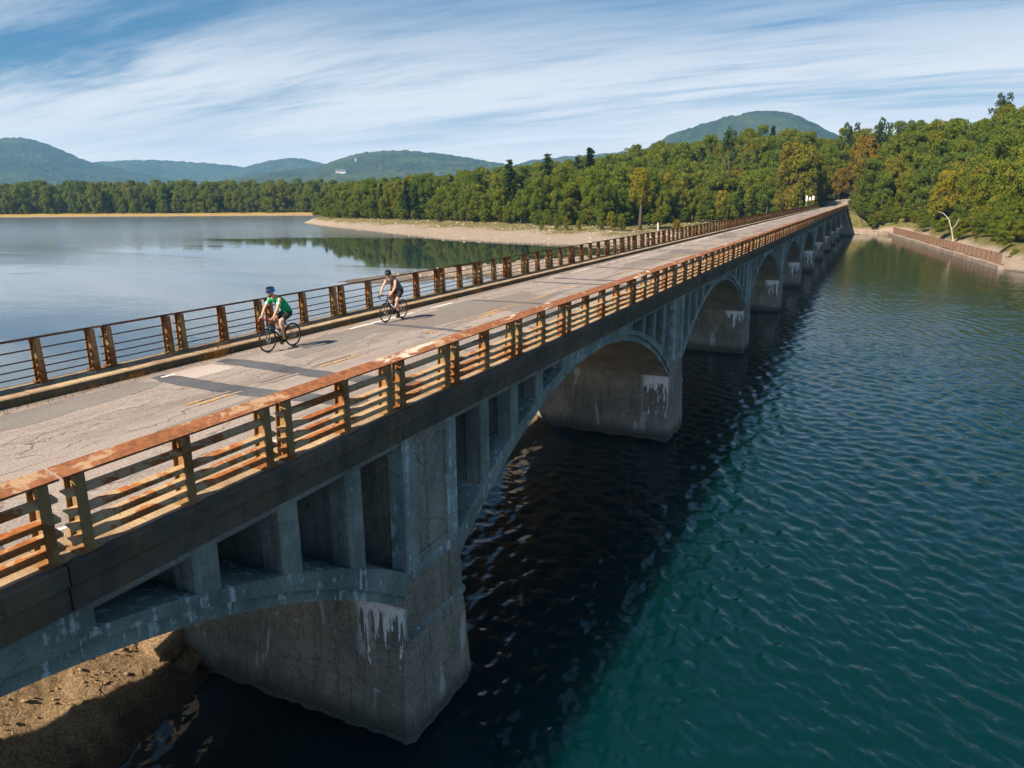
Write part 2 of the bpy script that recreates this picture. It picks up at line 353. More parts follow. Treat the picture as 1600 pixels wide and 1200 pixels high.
def water_mesh():
    cx, cy = -12.0, -8.0; rs = np.random.RandomState(5)
    rr = [10.5]
    while rr[-1] < 430: rr.append(rr[-1]*(1.0042 if rr[-1] < 130 else 1.012))
    rr = np.array(rr+[470, 560, 750, 1100, 1800, 3200]); th = np.radians(np.concatenate([np.arange(-47, 32, .105), np.arange(32, 70, .3), np.arange(70, 310, 4.0)]))
    Rr, T = np.meshgrid(rr, th, indexing='ij'); X = cx+Rr*np.cos(T); Y = cy+Rr*np.sin(T); cell = Rr*np.where(Rr < 130, .0042, .012)
    N = 110; lam = np.exp(np.log(.14)+(np.log(1.25)-np.log(.14))*rs.rand(N)); dirn = np.radians(-62+rs.randn(N)*38); ph = rs.rand(N)*6.283
    sl = .0185*(lam/1.)**-.10; Z = np.zeros_like(X); wx_ = .35*np.sin(X*.31+Y*.17)+.3*np.sin(Y*.41-X*.11+1.3)
    inn = (T > R(-47.5)) & (T < R(70.5))
    Xs, Ys, Cs = X[inn]+wx_[inn], Y[inn]-wx_[inn]*.6, cell[inn]; z = np.zeros_like(Xs)
    for q in range(N):
        k_ = 6.2832/lam[q]; f = np.clip(lam[q]/(Cs*1.8)-1, 0, 1)
        if not f.any(): continue
        m_ = f > 0; s_ = np.sin(k_*(Xs[m_]*math.cos(dirn[q])+Ys[m_]*math.sin(dirn[q]))+ph[q]); z[m_] += f[m_]*(sl[q]/k_*1.4)*(s_-.28*(1-s_*s_))
    def vn(X, Y, s, seed):
        Tb = np.random.RandomState(seed).rand(64, 64); x = X/s; y = Y/s; xi = np.floor(x).astype(int); yi = np.floor(y).astype(int); fx = x-xi; fy = y-yi; fx = fx*fx*(3-2*fx); fy = fy*fy*(3-2*fy)
        g = lambda a, b: Tb[a % 64, b % 64]
        return (g(xi, yi)*(1-fx)+g(xi+1, yi)*fx)*(1-fy)+(g(xi, yi+1)*(1-fx)+g(xi+1, yi+1)*fx)*fy
    gust = .62+.75*vn(Xs, Ys, 9, 2)*.6+.5*(vn(Xs*.5+Ys*.8, Ys*.6-Xs*.4, 23, 3)-.3)
    right = np.clip((8.5-Ys)/5, 0, 1); shel = np.interp(Xs, [0, 90, 150, 215], [1, 1, .62, .35])
    wl = np.clip((vn(Xs*.35-Ys*.9, Xs*.12+Ys*.1, 26, 4)-.38)*4, .14, 1)
    lee = np.clip((62-np.hypot(Xs-128, (Ys-84)*.8)+14*(vn(Xs, Ys, 15, 6)-.5))/16, 0, 1)
    amp = right*shel*gust+(1-right)*((1-lee)*wl*.55+lee*.04)
    z *= amp; Z[inn] = z
    n_, m_ = X.shape; V = np.stack([X, Y, Z], -1).reshape(-1, 3); J = np.arange(n_*m_).reshape(n_, m_); Jn = np.roll(J, -1, 1)
    F = np.stack([J[:-1], J[1:], Jn[1:], Jn[:-1]], -1).reshape(-1, 4)
    V = np.vstack([V, [[cx, cy, 0]]]); c_ = len(V)-1; Fc = np.stack([np.full(m_, c_), J[0], Jn[0], np.full(m_, c_)], -1)[:, :3]
    me = bpy.data.meshes.new('water'); me.vertices.add(len(V)); me.vertices.foreach_set('co', V.astype(np.float32).ravel())
    li = np.concatenate([F.ravel(), Fc.ravel()]).astype(np.int32); lt = np.concatenate([np.full(len(F), 4), np.full(len(Fc), 3)]).astype(np.int32); ls = np.concatenate([[0], np.cumsum(lt)[:-1]]).astype(np.int32)
    me.loops.add(len(li)); me.loops.foreach_set('vertex_index', li); me.polygons.add(len(lt)); me.polygons.foreach_set('loop_start', ls); me.polygons.foreach_set('loop_total', lt)
    me.polygons.foreach_set('use_smooth', np.ones(len(lt), bool)); me.materials.append(WATER); me.update(calc_edges=True); return me
tag(place('water', water_mesh()), kind='structure')

# ------------------------------------------------------------------ terrain
LAND = np.array([(165, -300), (150, -130), (132, -60), (123, -40), (120.5, -28.3), (124.5, -27.0), (231.8, -12.8), (233, -4), (233, 10.5), (222, 12.5), (196, 20), (172, 27), (157, 40), (154, 55), (158, 74), (165, 96), (184, 125),
                 (211, 162), (240, 202), (264, 231), (275, 243), (292, 246), (330, 256), (372, 262), (418, 285), (404, 312), (395, 333), (378, 380), (364, 420), (338, 478), (309, 545), (262, 640), (190, 800), (-100, 1500), (-2500, 4000),
                 (-2500, 30000), (30000, 30000), (30000, -30000), (3000, -30000), (900, -2500), (260, -800)], float)

def poly_sd(P, Q):            # positive inside
    A = Q; B = np.roll(Q, -1, 0); dmin = np.full(len(P), 1e12); inside = np.zeros(len(P), bool)
    for a, b in zip(A, B):
        ab = b-a; t = np.clip(((P-a)@ab)/(ab@ab), 0, 1); dd = ((P-a-t[:, None]*ab)**2).sum(1); dmin = np.minimum(dmin, dd)
        c = ((a[1] > P[:, 1]) != (b[1] > P[:, 1]))
        with np.errstate(divide='ignore', invalid='ignore'): xi = (b[0]-a[0])*(P[:, 1]-a[1])/(b[1]-a[1]+1e-12)+a[0]
        inside ^= (c & (P[:, 0] < xi))
    return np.where(inside, 1, -1)*np.sqrt(dmin)

ROADP = np.array([(246.5, 4.3, 7.28), (258, 4.3, 7.5), (272, 3.8, 8.4), (286, 1.5, 9.5), (298, -4, 10.3), (306, -12, 10.9), (312, -24, 11.5), (316, -40, 12.5)])

def az_of(px):
    xs = [0, 300, 600, 900, 1200, 1500, 1700]; az = [59.75, 48.59, 35.29, 20.89, 7.07, -4.83, -11.5]
    return np.interp(px, xs, az)
def pxyz(px, D, z):
    a = R(float(az_of(px))); return (CAM[0]+D*math.cos(a), CAM[1]+D*math.sin(a), z)
# ground under the ridge of the wood as it stands behind the shore
HC = np.array([pxyz(510, 300, 3.5), pxyz(600, 330, 4.5), pxyz(700, 320, 6), pxyz(800, 310, 7.5), pxyz(900, 300, 12), pxyz(1000, 300, 11.5), pxyz(1060, 310, 15), pxyz(1130, 330, 22.5), pxyz(1200, 350, 24.5),
               pxyz(1280, 370, 20), pxyz(1340, 370, 17), pxyz(1400, 330, 20), pxyz(1460, 300, 21), pxyz(1530, 290, 22.5), pxyz(1600, 280, 23), pxyz(1720, 260, 30),
               pxyz(300, 700, 5), pxyz(100, 800, 6), pxyz(450, 620, 5), (250, 60, 9), (215, 45, 5), (245, -60, 18), (195, -62, 16.5), (150, -70, 17), (240, -30, 10), (180, -34, 8), (262, -22, 11), (300, -30, 13)])

def n2(X, Y, s, seed):          # cheap smooth value noise
    rs = np.random.RandomState(seed); T = rs.rand(64, 64); x = X/s; y = Y/s
    xi = np.floor(x).astype(int); yi = np.floor(y).astype(int); fx = x-xi; fy = y-yi; fx = fx*fx*(3-2*fx); fy = fy*fy*(3-2*fy)
    g = lambda a, b: T[a % 64, b % 64]
    return (g(xi, yi)*(1-fx)+g(xi+1, yi)*fx)*(1-fy)+(g(xi, yi+1)*(1-fx)+g(xi+1, yi+1)*fx)*fy-.5

def bankw(X, Y):
    w = np.interp(Y, [-60, -25, -10, 12, 25, 50, 100, 160, 205, 240], [4.5, 4.5, 6, 12, 26, 38, 38, 24, 9, 6])
    return np.where((X > 300) & (Y > 262), 26, w)

def height(X, Y, sd=None):
    P = np.stack([X, Y], 1)
    sd = poly_sd(P, LAND) if sd is None else sd
    wb = bankw(X, Y)
    dd = ((P[:, None, :]-HC[None, :, :2])**2).sum(2); ww = 1/(dd+80)**1.6; hill = (ww*HC[None, :, 2]).sum(1)/ww.sum(1)
    far = np.clip((np.hypot(X, Y)-420)/300, 0, 1); hill = hill*(1-far)+6*far
    wbx = np.maximum(wb, 4)
    zb = np.clip(sd/wbx, 0, 1)*np.where(Y > 262, 1.7, 2.9)+.04+n2(X, Y, 9, 3)*.35*np.clip(sd/5, 0, 1)
    up = np.clip((sd-wbx)/np.where(Y < 0, 34, 85), 0, 1); up = up*up*(3-2*up)
    z = zb+(np.maximum(hill, 3)-2.9)*up+n2(X, Y, 22, 5)*1.2*up
    # bank behind the low wall
    bk = (Y < -2) & (X > 118) & (X < 260)
    z = np.where(bk & (sd > 0), np.where(sd < 3.2, .3, np.maximum(z, .45+np.clip(sd-3.2, 0, 12)*.30)), z)
    z = np.where(sd < 0, np.maximum(-2.5, sd*.12-.15), z)
    # rocky shoal off the bridge
    sh = ((X-118-(Y-38)*-.55)/36)**2+((Y-36+(X-118)*.38)/11.5)**2
    z = np.where(sd < 0, np.maximum(z, .55*(1-sh)+n2(X, Y, 5, 8)*.3), z)
    # road cutting and embankment
    dr = np.full(len(X), 1e9); zr = np.zeros(len(X)); RP = np.vstack([[(226, 4.3, 7.2)], ROADP])
    for a, b in zip(RP[:-1], RP[1:]):
        ab = (b-a)[:2]; t = np.clip(((P-a[:2])@ab)/(ab@ab), 0, 1); q = np.hypot(*(P-a[:2]-t[:, None]*ab).T)
        m_ = q < dr; dr = np.where(m_, q, dr); zr = np.where(m_, a[2]+t*(b[2]-a[2]), zr)
    bl = np.clip((dr-5.0)/9, 0, 1); bl = bl*bl*(3-2*bl)
    z = np.where((sd > -.5) | (X > 233), np.where(sd > 0.0, (zr-.32)*(1-bl)+z*bl, z), z)
    return z

def axis(segs):
    out = []
    for a, b, s in segs: out += list(np.arange(a, b, s))
    return np.array(out+[segs[-1][1]], float)
gx = axis([(-900, -100, 100), (-100, 70, 17), (70, 340, 3.0), (340, 520, 9), (520, 1100, 40), (1100, 3000, 190), (3000, 7400, 1100)])
gy = axis([(-4800, -1200, 1200), (-1200, -260, 94), (-260, -72, 12), (-72, 110, 2.8), (110, 290, 5), (290, 640, 12), (640, 1400, 60), (1400, 7300, 840)])
GX, GY = np.meshgrid(gx, gy, indexing='ij'); Xf, Yf = GX.ravel(), GY.ravel()
sdf = poly_sd(np.stack([Xf, Yf], 1), LAND)
Zf = height(Xf, Yf, sdf)
nx, ny = len(gx), len(gy); I = np.arange(nx*ny).reshape(nx, ny)
Fq = np.stack([I[:-1, :-1], I[1:, :-1], I[1:, 1:], I[:-1, 1:]], -1).reshape(-1, 4)

def ground_mat():
    m_, k = newmat('shore_ground'); p = k.pos(); x, y, z = k.sep(p)
    n1 = k.noise(p, .09, 5, .6); n2_ = k.noise(p, .8, 5, .65); fn = k.noise(p, 4.5, 4, .7)
    stone = k.mix(k.ramp(fn, .35, .68), (.21, .165, .13), (.45, .355, .285))
    stone = k.mix(k.ramp(n2_, .4, .65, 0, .5), stone, (.33, .27, .21))
    stone = k.mix(k.ramp(z, .02, .35, .85, 0), stone, (.085, .075, .06))
    grass = k.mix(k.ramp(n2_, .35, .65), (.075, .085, .022), (.20, .155, .06))
    farg = k.ramp(y, 258, 275); grass = k.mix(farg, grass, k.mix(k.ramp(n1, .35, .65), (.28, .20, .055), (.38, .25, .07)))
    e = k.math('ADD', z, k.math('MULTIPLY', k.math('SUBTRACT', n1, .5), 3.2))
    e = k.math('ADD', e, k.math('MULTIPLY', k.math('SUBTRACT', n2_, .5), 1.4)); e = k.math('ADD', e, k.math('MULTIPLY', farg, 1.3))
    c = k.mix(k.ramp(e, 1.35, 2.3), stone, grass)
    c = k.mix(k.ramp(z, 4.5, 8), c, (.05, .055, .018))
    finish(k, c, .95, .1, fn, .8, .35); return m_
tag(place('shore_ground', npmesh('shore_ground', np.stack([Xf, Yf, Zf], 1), Fq, ground_mat(), True)), kind='structure')

# ------------------------------------------------------------------ mountains
def hill_mat(name, dark, light, sc_):
    m_, k = newmat(name); p = k.pos()
    v = k.n('ShaderNodeTexVoronoi', {'Vector': p, 'Scale': sc_}, feature='F1'); g = k.sep(v.outputs['Color'])[0]
    n1 = k.noise(p, .004, 5, .6)
    c = k.mix(k.math('MULTIPLY', k.math('ADD', g, k.ramp(n1, .35, .65)), .5), dark, light)
    c = k.mix(k.ramp(k.noise(p, .011, 4, .7), .60, .72, 0, .5), c, (.12, .09, .02))
    finish(k, c, .95, .05, k.noise(p, .03, 5, .7), 1.0, 22.0); return m_
HM1 = hill_mat('mountain_forest', (.003, .010, .005), (.052, .075, .020), .05)
HM2 = hill_mat('hill_forest', (.005, .014, .004), (.072, .090, .020), .06)

def mountain(name, D, w, pts, mat, hy=lambda px: 313.7-px*.00747, seed=1, n=420, m_=100, amp=22):
    px = np.linspace(pts[0][0], pts[-1][0], n); py = np.interp(px, [q[0] for q in pts], [q[1] for q in pts])
    ker = np.hanning(27); ker /= ker.sum(); py = np.convolve(np.pad(py, 13, 'edge'), ker, 'valid')
    dv, rv, uv = (np.array(q_) for q_ in (d, r2, u2)); V_ = dv[None]+rv[None]*((px-800)/1148.95)[:, None]-uv[None]*((py-600)/1148.95)[:, None]; crest = CAM[2]+V_[:, 2]/np.hypot(V_[:, 0], V_[:, 1])*D-3
    az = np.radians(az_of(px)) if pts[0][0] >= 0 else np.radians(np.interp(px, [-400, 0, 300, 600, 900, 1200, 1500, 1700], [73, 59.75, 48.59, 35.29, 20.89, 7.07, -4.83, -11.5]))
    t = np.linspace(-1, 1.1, m_)
    rr = D+w*t[None, :]*(1+.0*az[:, None])
    shp = np.where(t < 0, (1-np.abs(t))**1.25*(1+.35*np.abs(t)), (1-t/1.1)**1.3)[None, :]
    X = CAM[0]+rr*np.cos(az)[:, None]; Y = CAM[1]+rr*np.sin(az)[:, None]
    lim = np.minimum(1, shp*1.0)
    Z = 4+(crest[:, None]-4)*lim
    rav = (n2(X*1., Y*1., 260, seed)+.5*n2(X, Y, 120, seed+1)+.25*n2(X, Y, 50, seed+2))
    Z = Z+rav*amp*np.clip((1-shp)*4, 0, 1)*np.clip(shp*5, 0, 1)+(n2(X, Y, 26, seed+3)*8+n2(X, Y, 13, seed+4)*6)*np.clip(shp*5, 0, 1)
    Z[:, 0] = -5; Z[:, -1] = -5
    J = np.arange(n*m_).reshape(n, m_); F = np.stack([J[:-1, :-1], J[:-1, 1:], J[1:, 1:], J[1:, :-1]], -1).reshape(-1, 4)
    o = place(name, npmesh(name, np.stack([X, Y, Z], -1).reshape(-1, 3), F, mat, True)); tag(o, kind='structure'); return o
mountain('mountains', 4800, 1500, [(-260, 262), (-150, 250), (-60, 228), (-15, 217), (45, 214), (75, 221), (110, 238), (140, 252), (185, 262), (230, 272), (280, 283), (330, 296), (380, 306)], HM1, seed=21)
mountain('mountains', 6000, 1100, [(60, 300), (110, 262), (150, 252), (190, 250), (240, 249), (300, 252), (350, 256), (395, 262), (440, 275), (500, 300)], HM1, seed=31)
mountain('mountains', 5400, 1000, [(280, 300), (330, 276), (380, 260), (415, 251), (455, 245), (485, 249), (515, 258), (560, 275), (620, 300)], HM1, seed=41)
mountain('hills', 3700, 1300, [(300, 300), (350, 279), (420, 268), (470, 263), (510, 255), (560, 239), (600, 234.5), (640, 233.5), (700, 240), (750, 248), (790, 256), (840, 268), (900, 290)], HM2, seed=51, amp=30)
mountain('hills', 4300, 1200, [(740, 292), (800, 258), (830, 249), (900, 242), (960, 238), (1010, 232), (1080, 236), (1140, 262)], HM2, seed=61)
mountain('mountains', 3200, 1000, [(920, 290), (970, 255), (1000, 236), (1040, 213), (1075, 199), (1100, 190.5), (1150, 176), (1190, 170.5), (1225, 175), (1260, 188), (1300, 207), (1350, 235), (1420, 275)], HM1, seed=71, amp=26)
# pale buildings / clearings high on the hill
WH = plain('pale_building_wall', (.75, .73, .70))
for i, (px, D, z, lx) in enumerate([(532, 3150, 118, 40), (590, 3250, 132, 26), (557, 3420, 176, 8)]):
    a = R(float(az_of(px))); c = (CAM[0]+D*math.cos(a), CAM[1]+D*math.sin(a), z)
    b_ = MB(); b_.obox((0, 0, -6), (-math.sin(a)*lx/2, math.cos(a)*lx/2, 0), (math.cos(a)*6, math.sin(a)*6, 0), (0, 0, 8)); 
    rb = MB(); s_ = Vector((-math.sin(a)*lx/2*1.05, math.cos(a)*lx/2*1.05, 0)); f_ = Vector((math.cos(a)*9, math.sin(a)*9, 0)); z0 = Vector((0, 0, 2.02)); z1 = Vector((0, 0, 4.5))
    rb.add([z0-s_-f_, z0+s_-f_, z0+s_+f_, z0-s_+f_, z1-s_*.9, z1+s_*.9], [(0, 1, 5, 4), (2, 3, 4, 5), (1, 2, 5), (3, 0, 4), (3, 2, 1, 0)])
    e = empty('white_house', c, 0, ['long white building low on the far hillside', 'second white building on the far hillside, right of the longest one', 'tiny white house near the top of the far hill'][i], 'house')
    place('wall', b_.mesh('house_wall', WH), e); place('roof', rb.mesh('house_roof', plain('grey_roof', (.3, .3, .3))), e)

# ------------------------------------------------------------------ vegetation
def leaf_mat(name, cols, sat_noise=.35):
    m_, k = newmat(name); oi = k.n('ShaderNodeObjectInfo').outputs['Random']
    cr = k.n('ShaderNodeValToRGB', {0: oi}); el = cr.color_ramp.elements
    while len(el) < len(cols): el.new(.5)
    for i, c in enumerate(cols): el[i].position = i/(len(cols)-1); el[i].color = tuple(c)+(1,)
    p = k.pos(); n1 = k.noise(p, .45, 5, .65); n2_ = k.noise(p, 5.0, 2, .6)
    c = k.mix(k.ramp(n1, .36, .68), k.mix(1.0, cr.outputs[0], (.72, .84, .9), 'MULTIPLY'), k.mix(1.0, cr.outputs[0], (1.35, 1.18, .9), 'MULTIPLY'))
    c = k.mix(k.ramp(n2_, .3, .7, 0, .45), c, k.mix(1.0, c, (1.5, 1.4, 1.1), 'MULTIPLY'))
    df = k.n('ShaderNodeBsdfPrincipled', {'Base Color': c, 'Roughness': .65, 'Specular IOR Level': .18})
    tr = k.n('ShaderNodeBsdfTranslucent', {'Color': k.mix(1.0, c, (1.3, 1.5, .6), 'MULTIPLY')})
    mx = k.n('ShaderNodeMixShader', {0: .30, 1: df.outputs[0], 2: tr.outputs[0]})
    k.n('ShaderNodeOutputMaterial', {0: mx.outputs[0]}); return m_
LG = leaf_mat('green_leaves', [(.078, .112, .009), (.100, .132, .009), (.084, .122, .010), (.122, .142, .009), (.092, .122, .008), (.130, .138, .010), (.064, .106, .014), (.108, .130, .008)])
LY = leaf_mat('yellow_leaves', [(.165, .165, .010), (.19, .165, .010), (.14, .15, .010)])
LO = leaf_mat('orange_leaves', [(.14, .115, .010), (.165, .105, .012), (.12, .12, .010)])
LYG = leaf_mat('yellow_green_leaves', [(.11, .13, .009), (.14, .135, .010), (.095, .12, .009)])
LC = leaf_mat('pine_needles', [(.032, .060, .020), (.042, .068, .020), (.028, .052, .022)])
BARK = plain('bark', (.10, .08, .062), .9, .1, var=.4); BIRCH = plain('pale_bark', (.55, .50, .43), .8, .1, var=.3)

def crown_mesh(name, mat, seed, nl=60, per=175, size=.060, squash=1.0, droop=0., top=1.0, ragged=.16):
    rs = np.random.RandomState(seed); Vs = []; 
    a = rs.rand(nl)*2*np.pi; h = rs.rand(nl)**.85*2-.85; h = np.clip(h, -.85, 1); 
    rad = np.sqrt(np.clip(1-(h*.86)**2, .05, 1))*(.66+ragged*rs.randn(nl))
    C = np.stack([np.cos(a)*rad, np.sin(a)*rad, h*.78*squash*top], 1)
    C = np.vstack([C, rs.randn(5, 3)*.25]); lr = .17+.17*rs.rand(len(C))**1.3
    for c, l in zip(C, lr):
        n_ = int(per*(l/.29)**2)
        v = rs.randn(n_, 3); v /= np.linalg.norm(v, axis=1)[:, None]; v[:, 2] = np.abs(v[:, 2])*np.where(rs.rand(n_) < .72, 1, -1)
        q = c+v*l*(.78+.3*rs.rand(n_))[:, None]*np.array([1, 1, .72])
        nn = v+rs.randn(n_, 3)*.55+np.array([0, 0, .45]); nn /= np.linalg.norm(nn, axis=1)[:, None]
        t = np.cross(nn, rs.randn(n_, 3)); t /= np.linalg.norm(t, axis=1)[:, None]; b = np.cross(nn, t)
        s = size*(.55+.8*rs.rand(n_))[:, None]
        Vs.append(np.stack([q-t*s*.5, q-b*s*.75-nn*s*.12, q+t*s*.5, q+b*s*.75-nn*s*.12], 1).reshape(-1, 3))
    V = np.concatenate(Vs); return npmesh(name, V, np.arange(len(V)).reshape(-1, 4), mat)

def trunk_mesh(name, seed, h=.55, r_=.035, limbs=6, mat=None):   # unit tree: total height 1
    rs = random.Random(seed); b = MB(); p = [(0, 0, -.04)]; x = y = 0
    for i in range(1, 6): x += rs.uniform(-.02, .02); y += rs.uniform(-.02, .02); p.append((x, y, h*1.35*i/5))
    b.tube(p, [r_*1.3, r_, r_*.85, r_*.65, r_*.45, r_*.2], 7)
    for i in range(limbs):
        a = rs.uniform(0, 6.28); z = rs.uniform(.35, .62); L = rs.uniform(.12, .24); q = Vector(p[min(4, int(z/h/1.35*5))]); q.z = z
        e = q+Vector((math.cos(a)*L, math.sin(a)*L, L*.8)); b.tube([q, (q+e)/2+Vector((0, 0, .015)), e], [r_*.42, r_*.3, r_*.1], 5)
    return b.mesh(name, mat or BARK, True)

def conifer_mesh(name, mat, seed, tiers=17, rad=.19, spike=1.0):
    rs = np.random.RandomState(seed); Vs = []
    for i in range(tiers):
        z = .16+.84*(i/tiers)**.95; rr_ = rad*(1-(z-.16)/.86)**.75*(.75+.5*rs.rand())+.012; nb = 7+int(5*(1-z))
        for j in range(nb):
            a = rs.rand()*2*np.pi; L = rr_*(.6+.6*rs.rand()); m_ = max(4, int(L/.018))
            for q in range(m_):
                f = (q+.6)/m_; c = np.array([math.cos(a)*L*f, math.sin(a)*L*f, z+L*(.28*f-.35*f*f)*spike])
                for _ in range(2):
                    nn = np.array([0, 0, 1])+rs.randn(3)*.45; nn /= np.linalg.norm(nn); t = np.cross(nn, rs.randn(3)); t /= np.linalg.norm(t); b = np.cross(nn, t)
                    s = .034*(.6+.7*rs.rand()); cc = c+rs.randn(3)*.010
                    Vs.append([cc-t*s*.5, cc-b*s, cc+t*s*.5, cc+b*s])
    V = np.array(Vs).reshape(-1, 3); return npmesh(name, V, np.arange(len(V)).reshape(-1, 4), mat)

CR = {}
for key, mt in (('g', LG), ('y', LY), ('o', LO), ('yg', LYG)):
    CR[key] = [crown_mesh('crown', mt, 100+i, squash=1.0+.25*(i % 3), ragged=.13+.03*(i % 4)) for i in range(7 if key == 'g' else 2)]
TR = [trunk_mesh('trunk', i) for i in range(3)]
CONI = [conifer_mesh('crown', LC, 5+i, 17+2*i, .20-.02*i) for i in range(3)]
PINE = [crown_mesh('crown', LC, 300+i, 22, 60, .10, .75, ragged=.26) for i in range(2)]
TRC = trunk_mesh('trunk', 9, .7, .018, 0)

def tree(kind, x, y, z, H, cr, vi, label, group, name='broadleaf_tree', rz=None, low=.16, cat='tree'):
    e = empty(name, (x, y, z), rng.uniform(0, 6.28) if rz is None else rz, label, cat, group)
    if kind == 'c':
        c = place('crown', CONI[vi % 3], e, (0, 0, 0), 0, (H, H, H)); place('trunk', TRC, e, (0, 0, 0), 0, H)
    else:
        ms = PINE if kind == 'p' else CR[kind]; me = ms[vi % len(ms)]; ch = H*(1-low)/2
        tw = .45 if kind == 'p' else .8; place('crown', me, e, (0, 0, H*low+ch*.93), 0, (cr, cr, ch*1.05)); place('trunk', TR[vi % 3], e, (0, 0, 0), 0, (H*tw, H*tw, H*.95))
    return e

# candidate positions
def project(P):
    q = np.asarray(P, float)-CAM; dv, rv, uv = (np.array(v) for v in (d, r2, u2)); dz = q@dv
    return 800+1148.95*(q@rv)/dz, 600-1148.95*(q@uv)/dz, dz
def road_dist(X, Y):
    P = np.stack([X, Y], 1); dr = np.full(len(X), 1e9); RP = np.vstack([[(224, 4.3, 7.2)], ROADP])
    for a, b in zip(RP[:-1], RP[1:]):
        ab = (b-a)[:2]; t = np.clip(((P-a[:2])@ab)/(ab@ab), 0, 1); dr = np.minimum(dr, np.hypot(*(P-a[:2]-t[:, None]*ab).T))
    return dr
def scatter(x0, x1, y0, y1, s):
    a = np.arange(x0, x1, s); b = np.arange(y0, y1, s); A, B = np.meshgrid(a, b, indexing='ij'); A = A+((np.arange(len(b)) % 2)*s/2)[None, :]
    return (A.ravel()+nr.uniform(-.36, .36, A.size)*s, B.ravel()+nr.uniform(-.36, .36, A.size)*s)
X1, Y1 = scatter(100, 430, -330, 300, 5.9); X2, Y2 = scatter(150, 900, 262, 900, 7.6)
m2 = (Y2 > 262) & (X2 < 900); TX = np.concatenate([X1[Y1 < 262], X2[m2]]); TY = np.concatenate([Y1[Y1 < 262], Y2[m2]])
tsd = poly_sd(np.stack([TX, TY], 1), LAND); keep = (tsd > bankw(TX, TY)+nr.uniform(0, 3, len(TX))) & (tsd < np.where(TY > 262, 150, 260)) & (road_dist(TX, TY) > np.where(TX > 258, 5.6, 8.0))
keep &= ~((TX > 226) & (TX < 252) & (TY > -15) & (TY < 13))
TX, TY = TX[keep], TY[keep]; TZ = height(TX, TY)
TH = nr.uniform(10.5, 15.5, len(TX)); TH = np.where(TY > 262, nr.uniform(10, 20, len(TX)), TH); tsd = tsd[keep]
edge = tsd < bankw(TX, TY)+7; TH = np.where(edge & (TY < 262), TH*nr.uniform(.55, .95, len(TX)), TH)
TH = np.where((TY < -10) & (tsd < 12), TH*.62, TH)
px_, py_, dz_ = project(np.stack([TX, TY, TZ+TH], 1)); infr = (dz_ > 10) & (px_ > -60) & (px_ < 1660)
wide = (dz_ > 10) & (px_ > -900) & (px_ < 4500)
o_ = np.argsort(dz_); topy = np.full(1800, 1e4); score = np.zeros(len(TX))
for i in o_:
    if not infr[i]: continue
    w_ = max(2, int(.17*TH[i]*2*1149/dz_[i]/2*1.6)); a_ = int(px_[i])+100-w_; b_ = a_+2*w_; a_ = max(a_, 0); b_ = min(b_, 1799)
    if a_ >= b_: continue
    base = 600+(CAM[2]-TZ[i])*0+0
    _, yb, _ = project(np.array([[TX[i], TY[i], TZ[i]]])); seg = topy[a_:b_]; vis = np.clip(np.minimum(seg, yb[0])-py_[i], 0, None); score[i] = vis.sum(); topy[a_:b_] = np.minimum(seg, py_[i])
order = np.argsort(-score); chosen = set(order[:284].tolist())
GRP = {'A': 'trees of the wood behind the stony beach', 'B': 'trees on the slope right of the bridge', 'C': 'trees of the far shore wood', 'D': 'trees beside the road where the bridge ends'}
ORD = ['first', 'second', 'third', 'fourth', 'fifth', 'sixth', 'seventh', 'eighth', 'ninth', 'tenth', 'eleventh', 'twelfth', 'thirteenth', 'fourteenth', 'fifteenth', 'sixteenth', 'seventeenth', 'eighteenth', 'nineteenth', 'twentieth']
ZONE = {'A': [(0, 600, 'at the left tip of the beach'), (600, 700, 'above the left beach half'), (700, 820, 'above the middle of the beach'), (820, 930, 'above the right beach half'), (930, 1040, 'left of the driftwood'), (1040, 1150, 'above the far rail'), (1150, 9999, 'left of the road signs')],
        'B': [(0, 1400, 'over the bank wall corner'), (1400, 1470, 'behind the left fence half'), (1470, 1540, 'behind the right fence half'), (1540, 9999, 'at the right edge of the view')],
        'C': [(0, 120, 'far shore, left edge'), (120, 240, 'far shore, below the left mountain'), (240, 380, 'far shore, below the blue ridge'), (380, 9999, 'far shore, beside the near wood')],
        'D': [(0, 1290, 'just behind the road signs'), (1290, 9999, 'where the road bends away')]}
recs = []
for i in order[:284]:
    x, y = TX[i], TY[i]; q = rng.random()
    reg = 'C' if y > 262 else ('B' if y < -6 else ('D' if y < 24 and x > 205 else 'A'))
    kind = 'g' if q < .86 else ('yg' if q < .975 else ('o' if q < .988 else 'y'))
    if reg == 'A' and q > .76 and kind == 'g': kind = 'c'
    zn = [t for a, c, t in ZONE[reg] if a <= px_[i] < c or (a == 0 and px_[i] < 0)][0]
    over = tsd[i]-float(bankw(np.array([x]), np.array([y]))[0]); row = 'front row' if over < 9 else ('middle row' if over < 24 else 'top row')
    recs.append((i, reg, kind, zn, row, px_[i]))
from collections import defaultdict
bins = defaultdict(list)
for rc in recs: bins[(rc[1], rc[2], rc[3], rc[4])].append(rc)
KN = {'g': 'green leafy tree', 'yg': 'yellow-green tree', 'o': 'orange tinted tree', 'y': 'yellow tree', 'c': 'dark conifer'}
GN_ = {'g': 'green broadleaf ', 'yg': 'yellow-green ', 'o': 'orange tinted ', 'y': 'yellow ', 'c': 'conifer '}
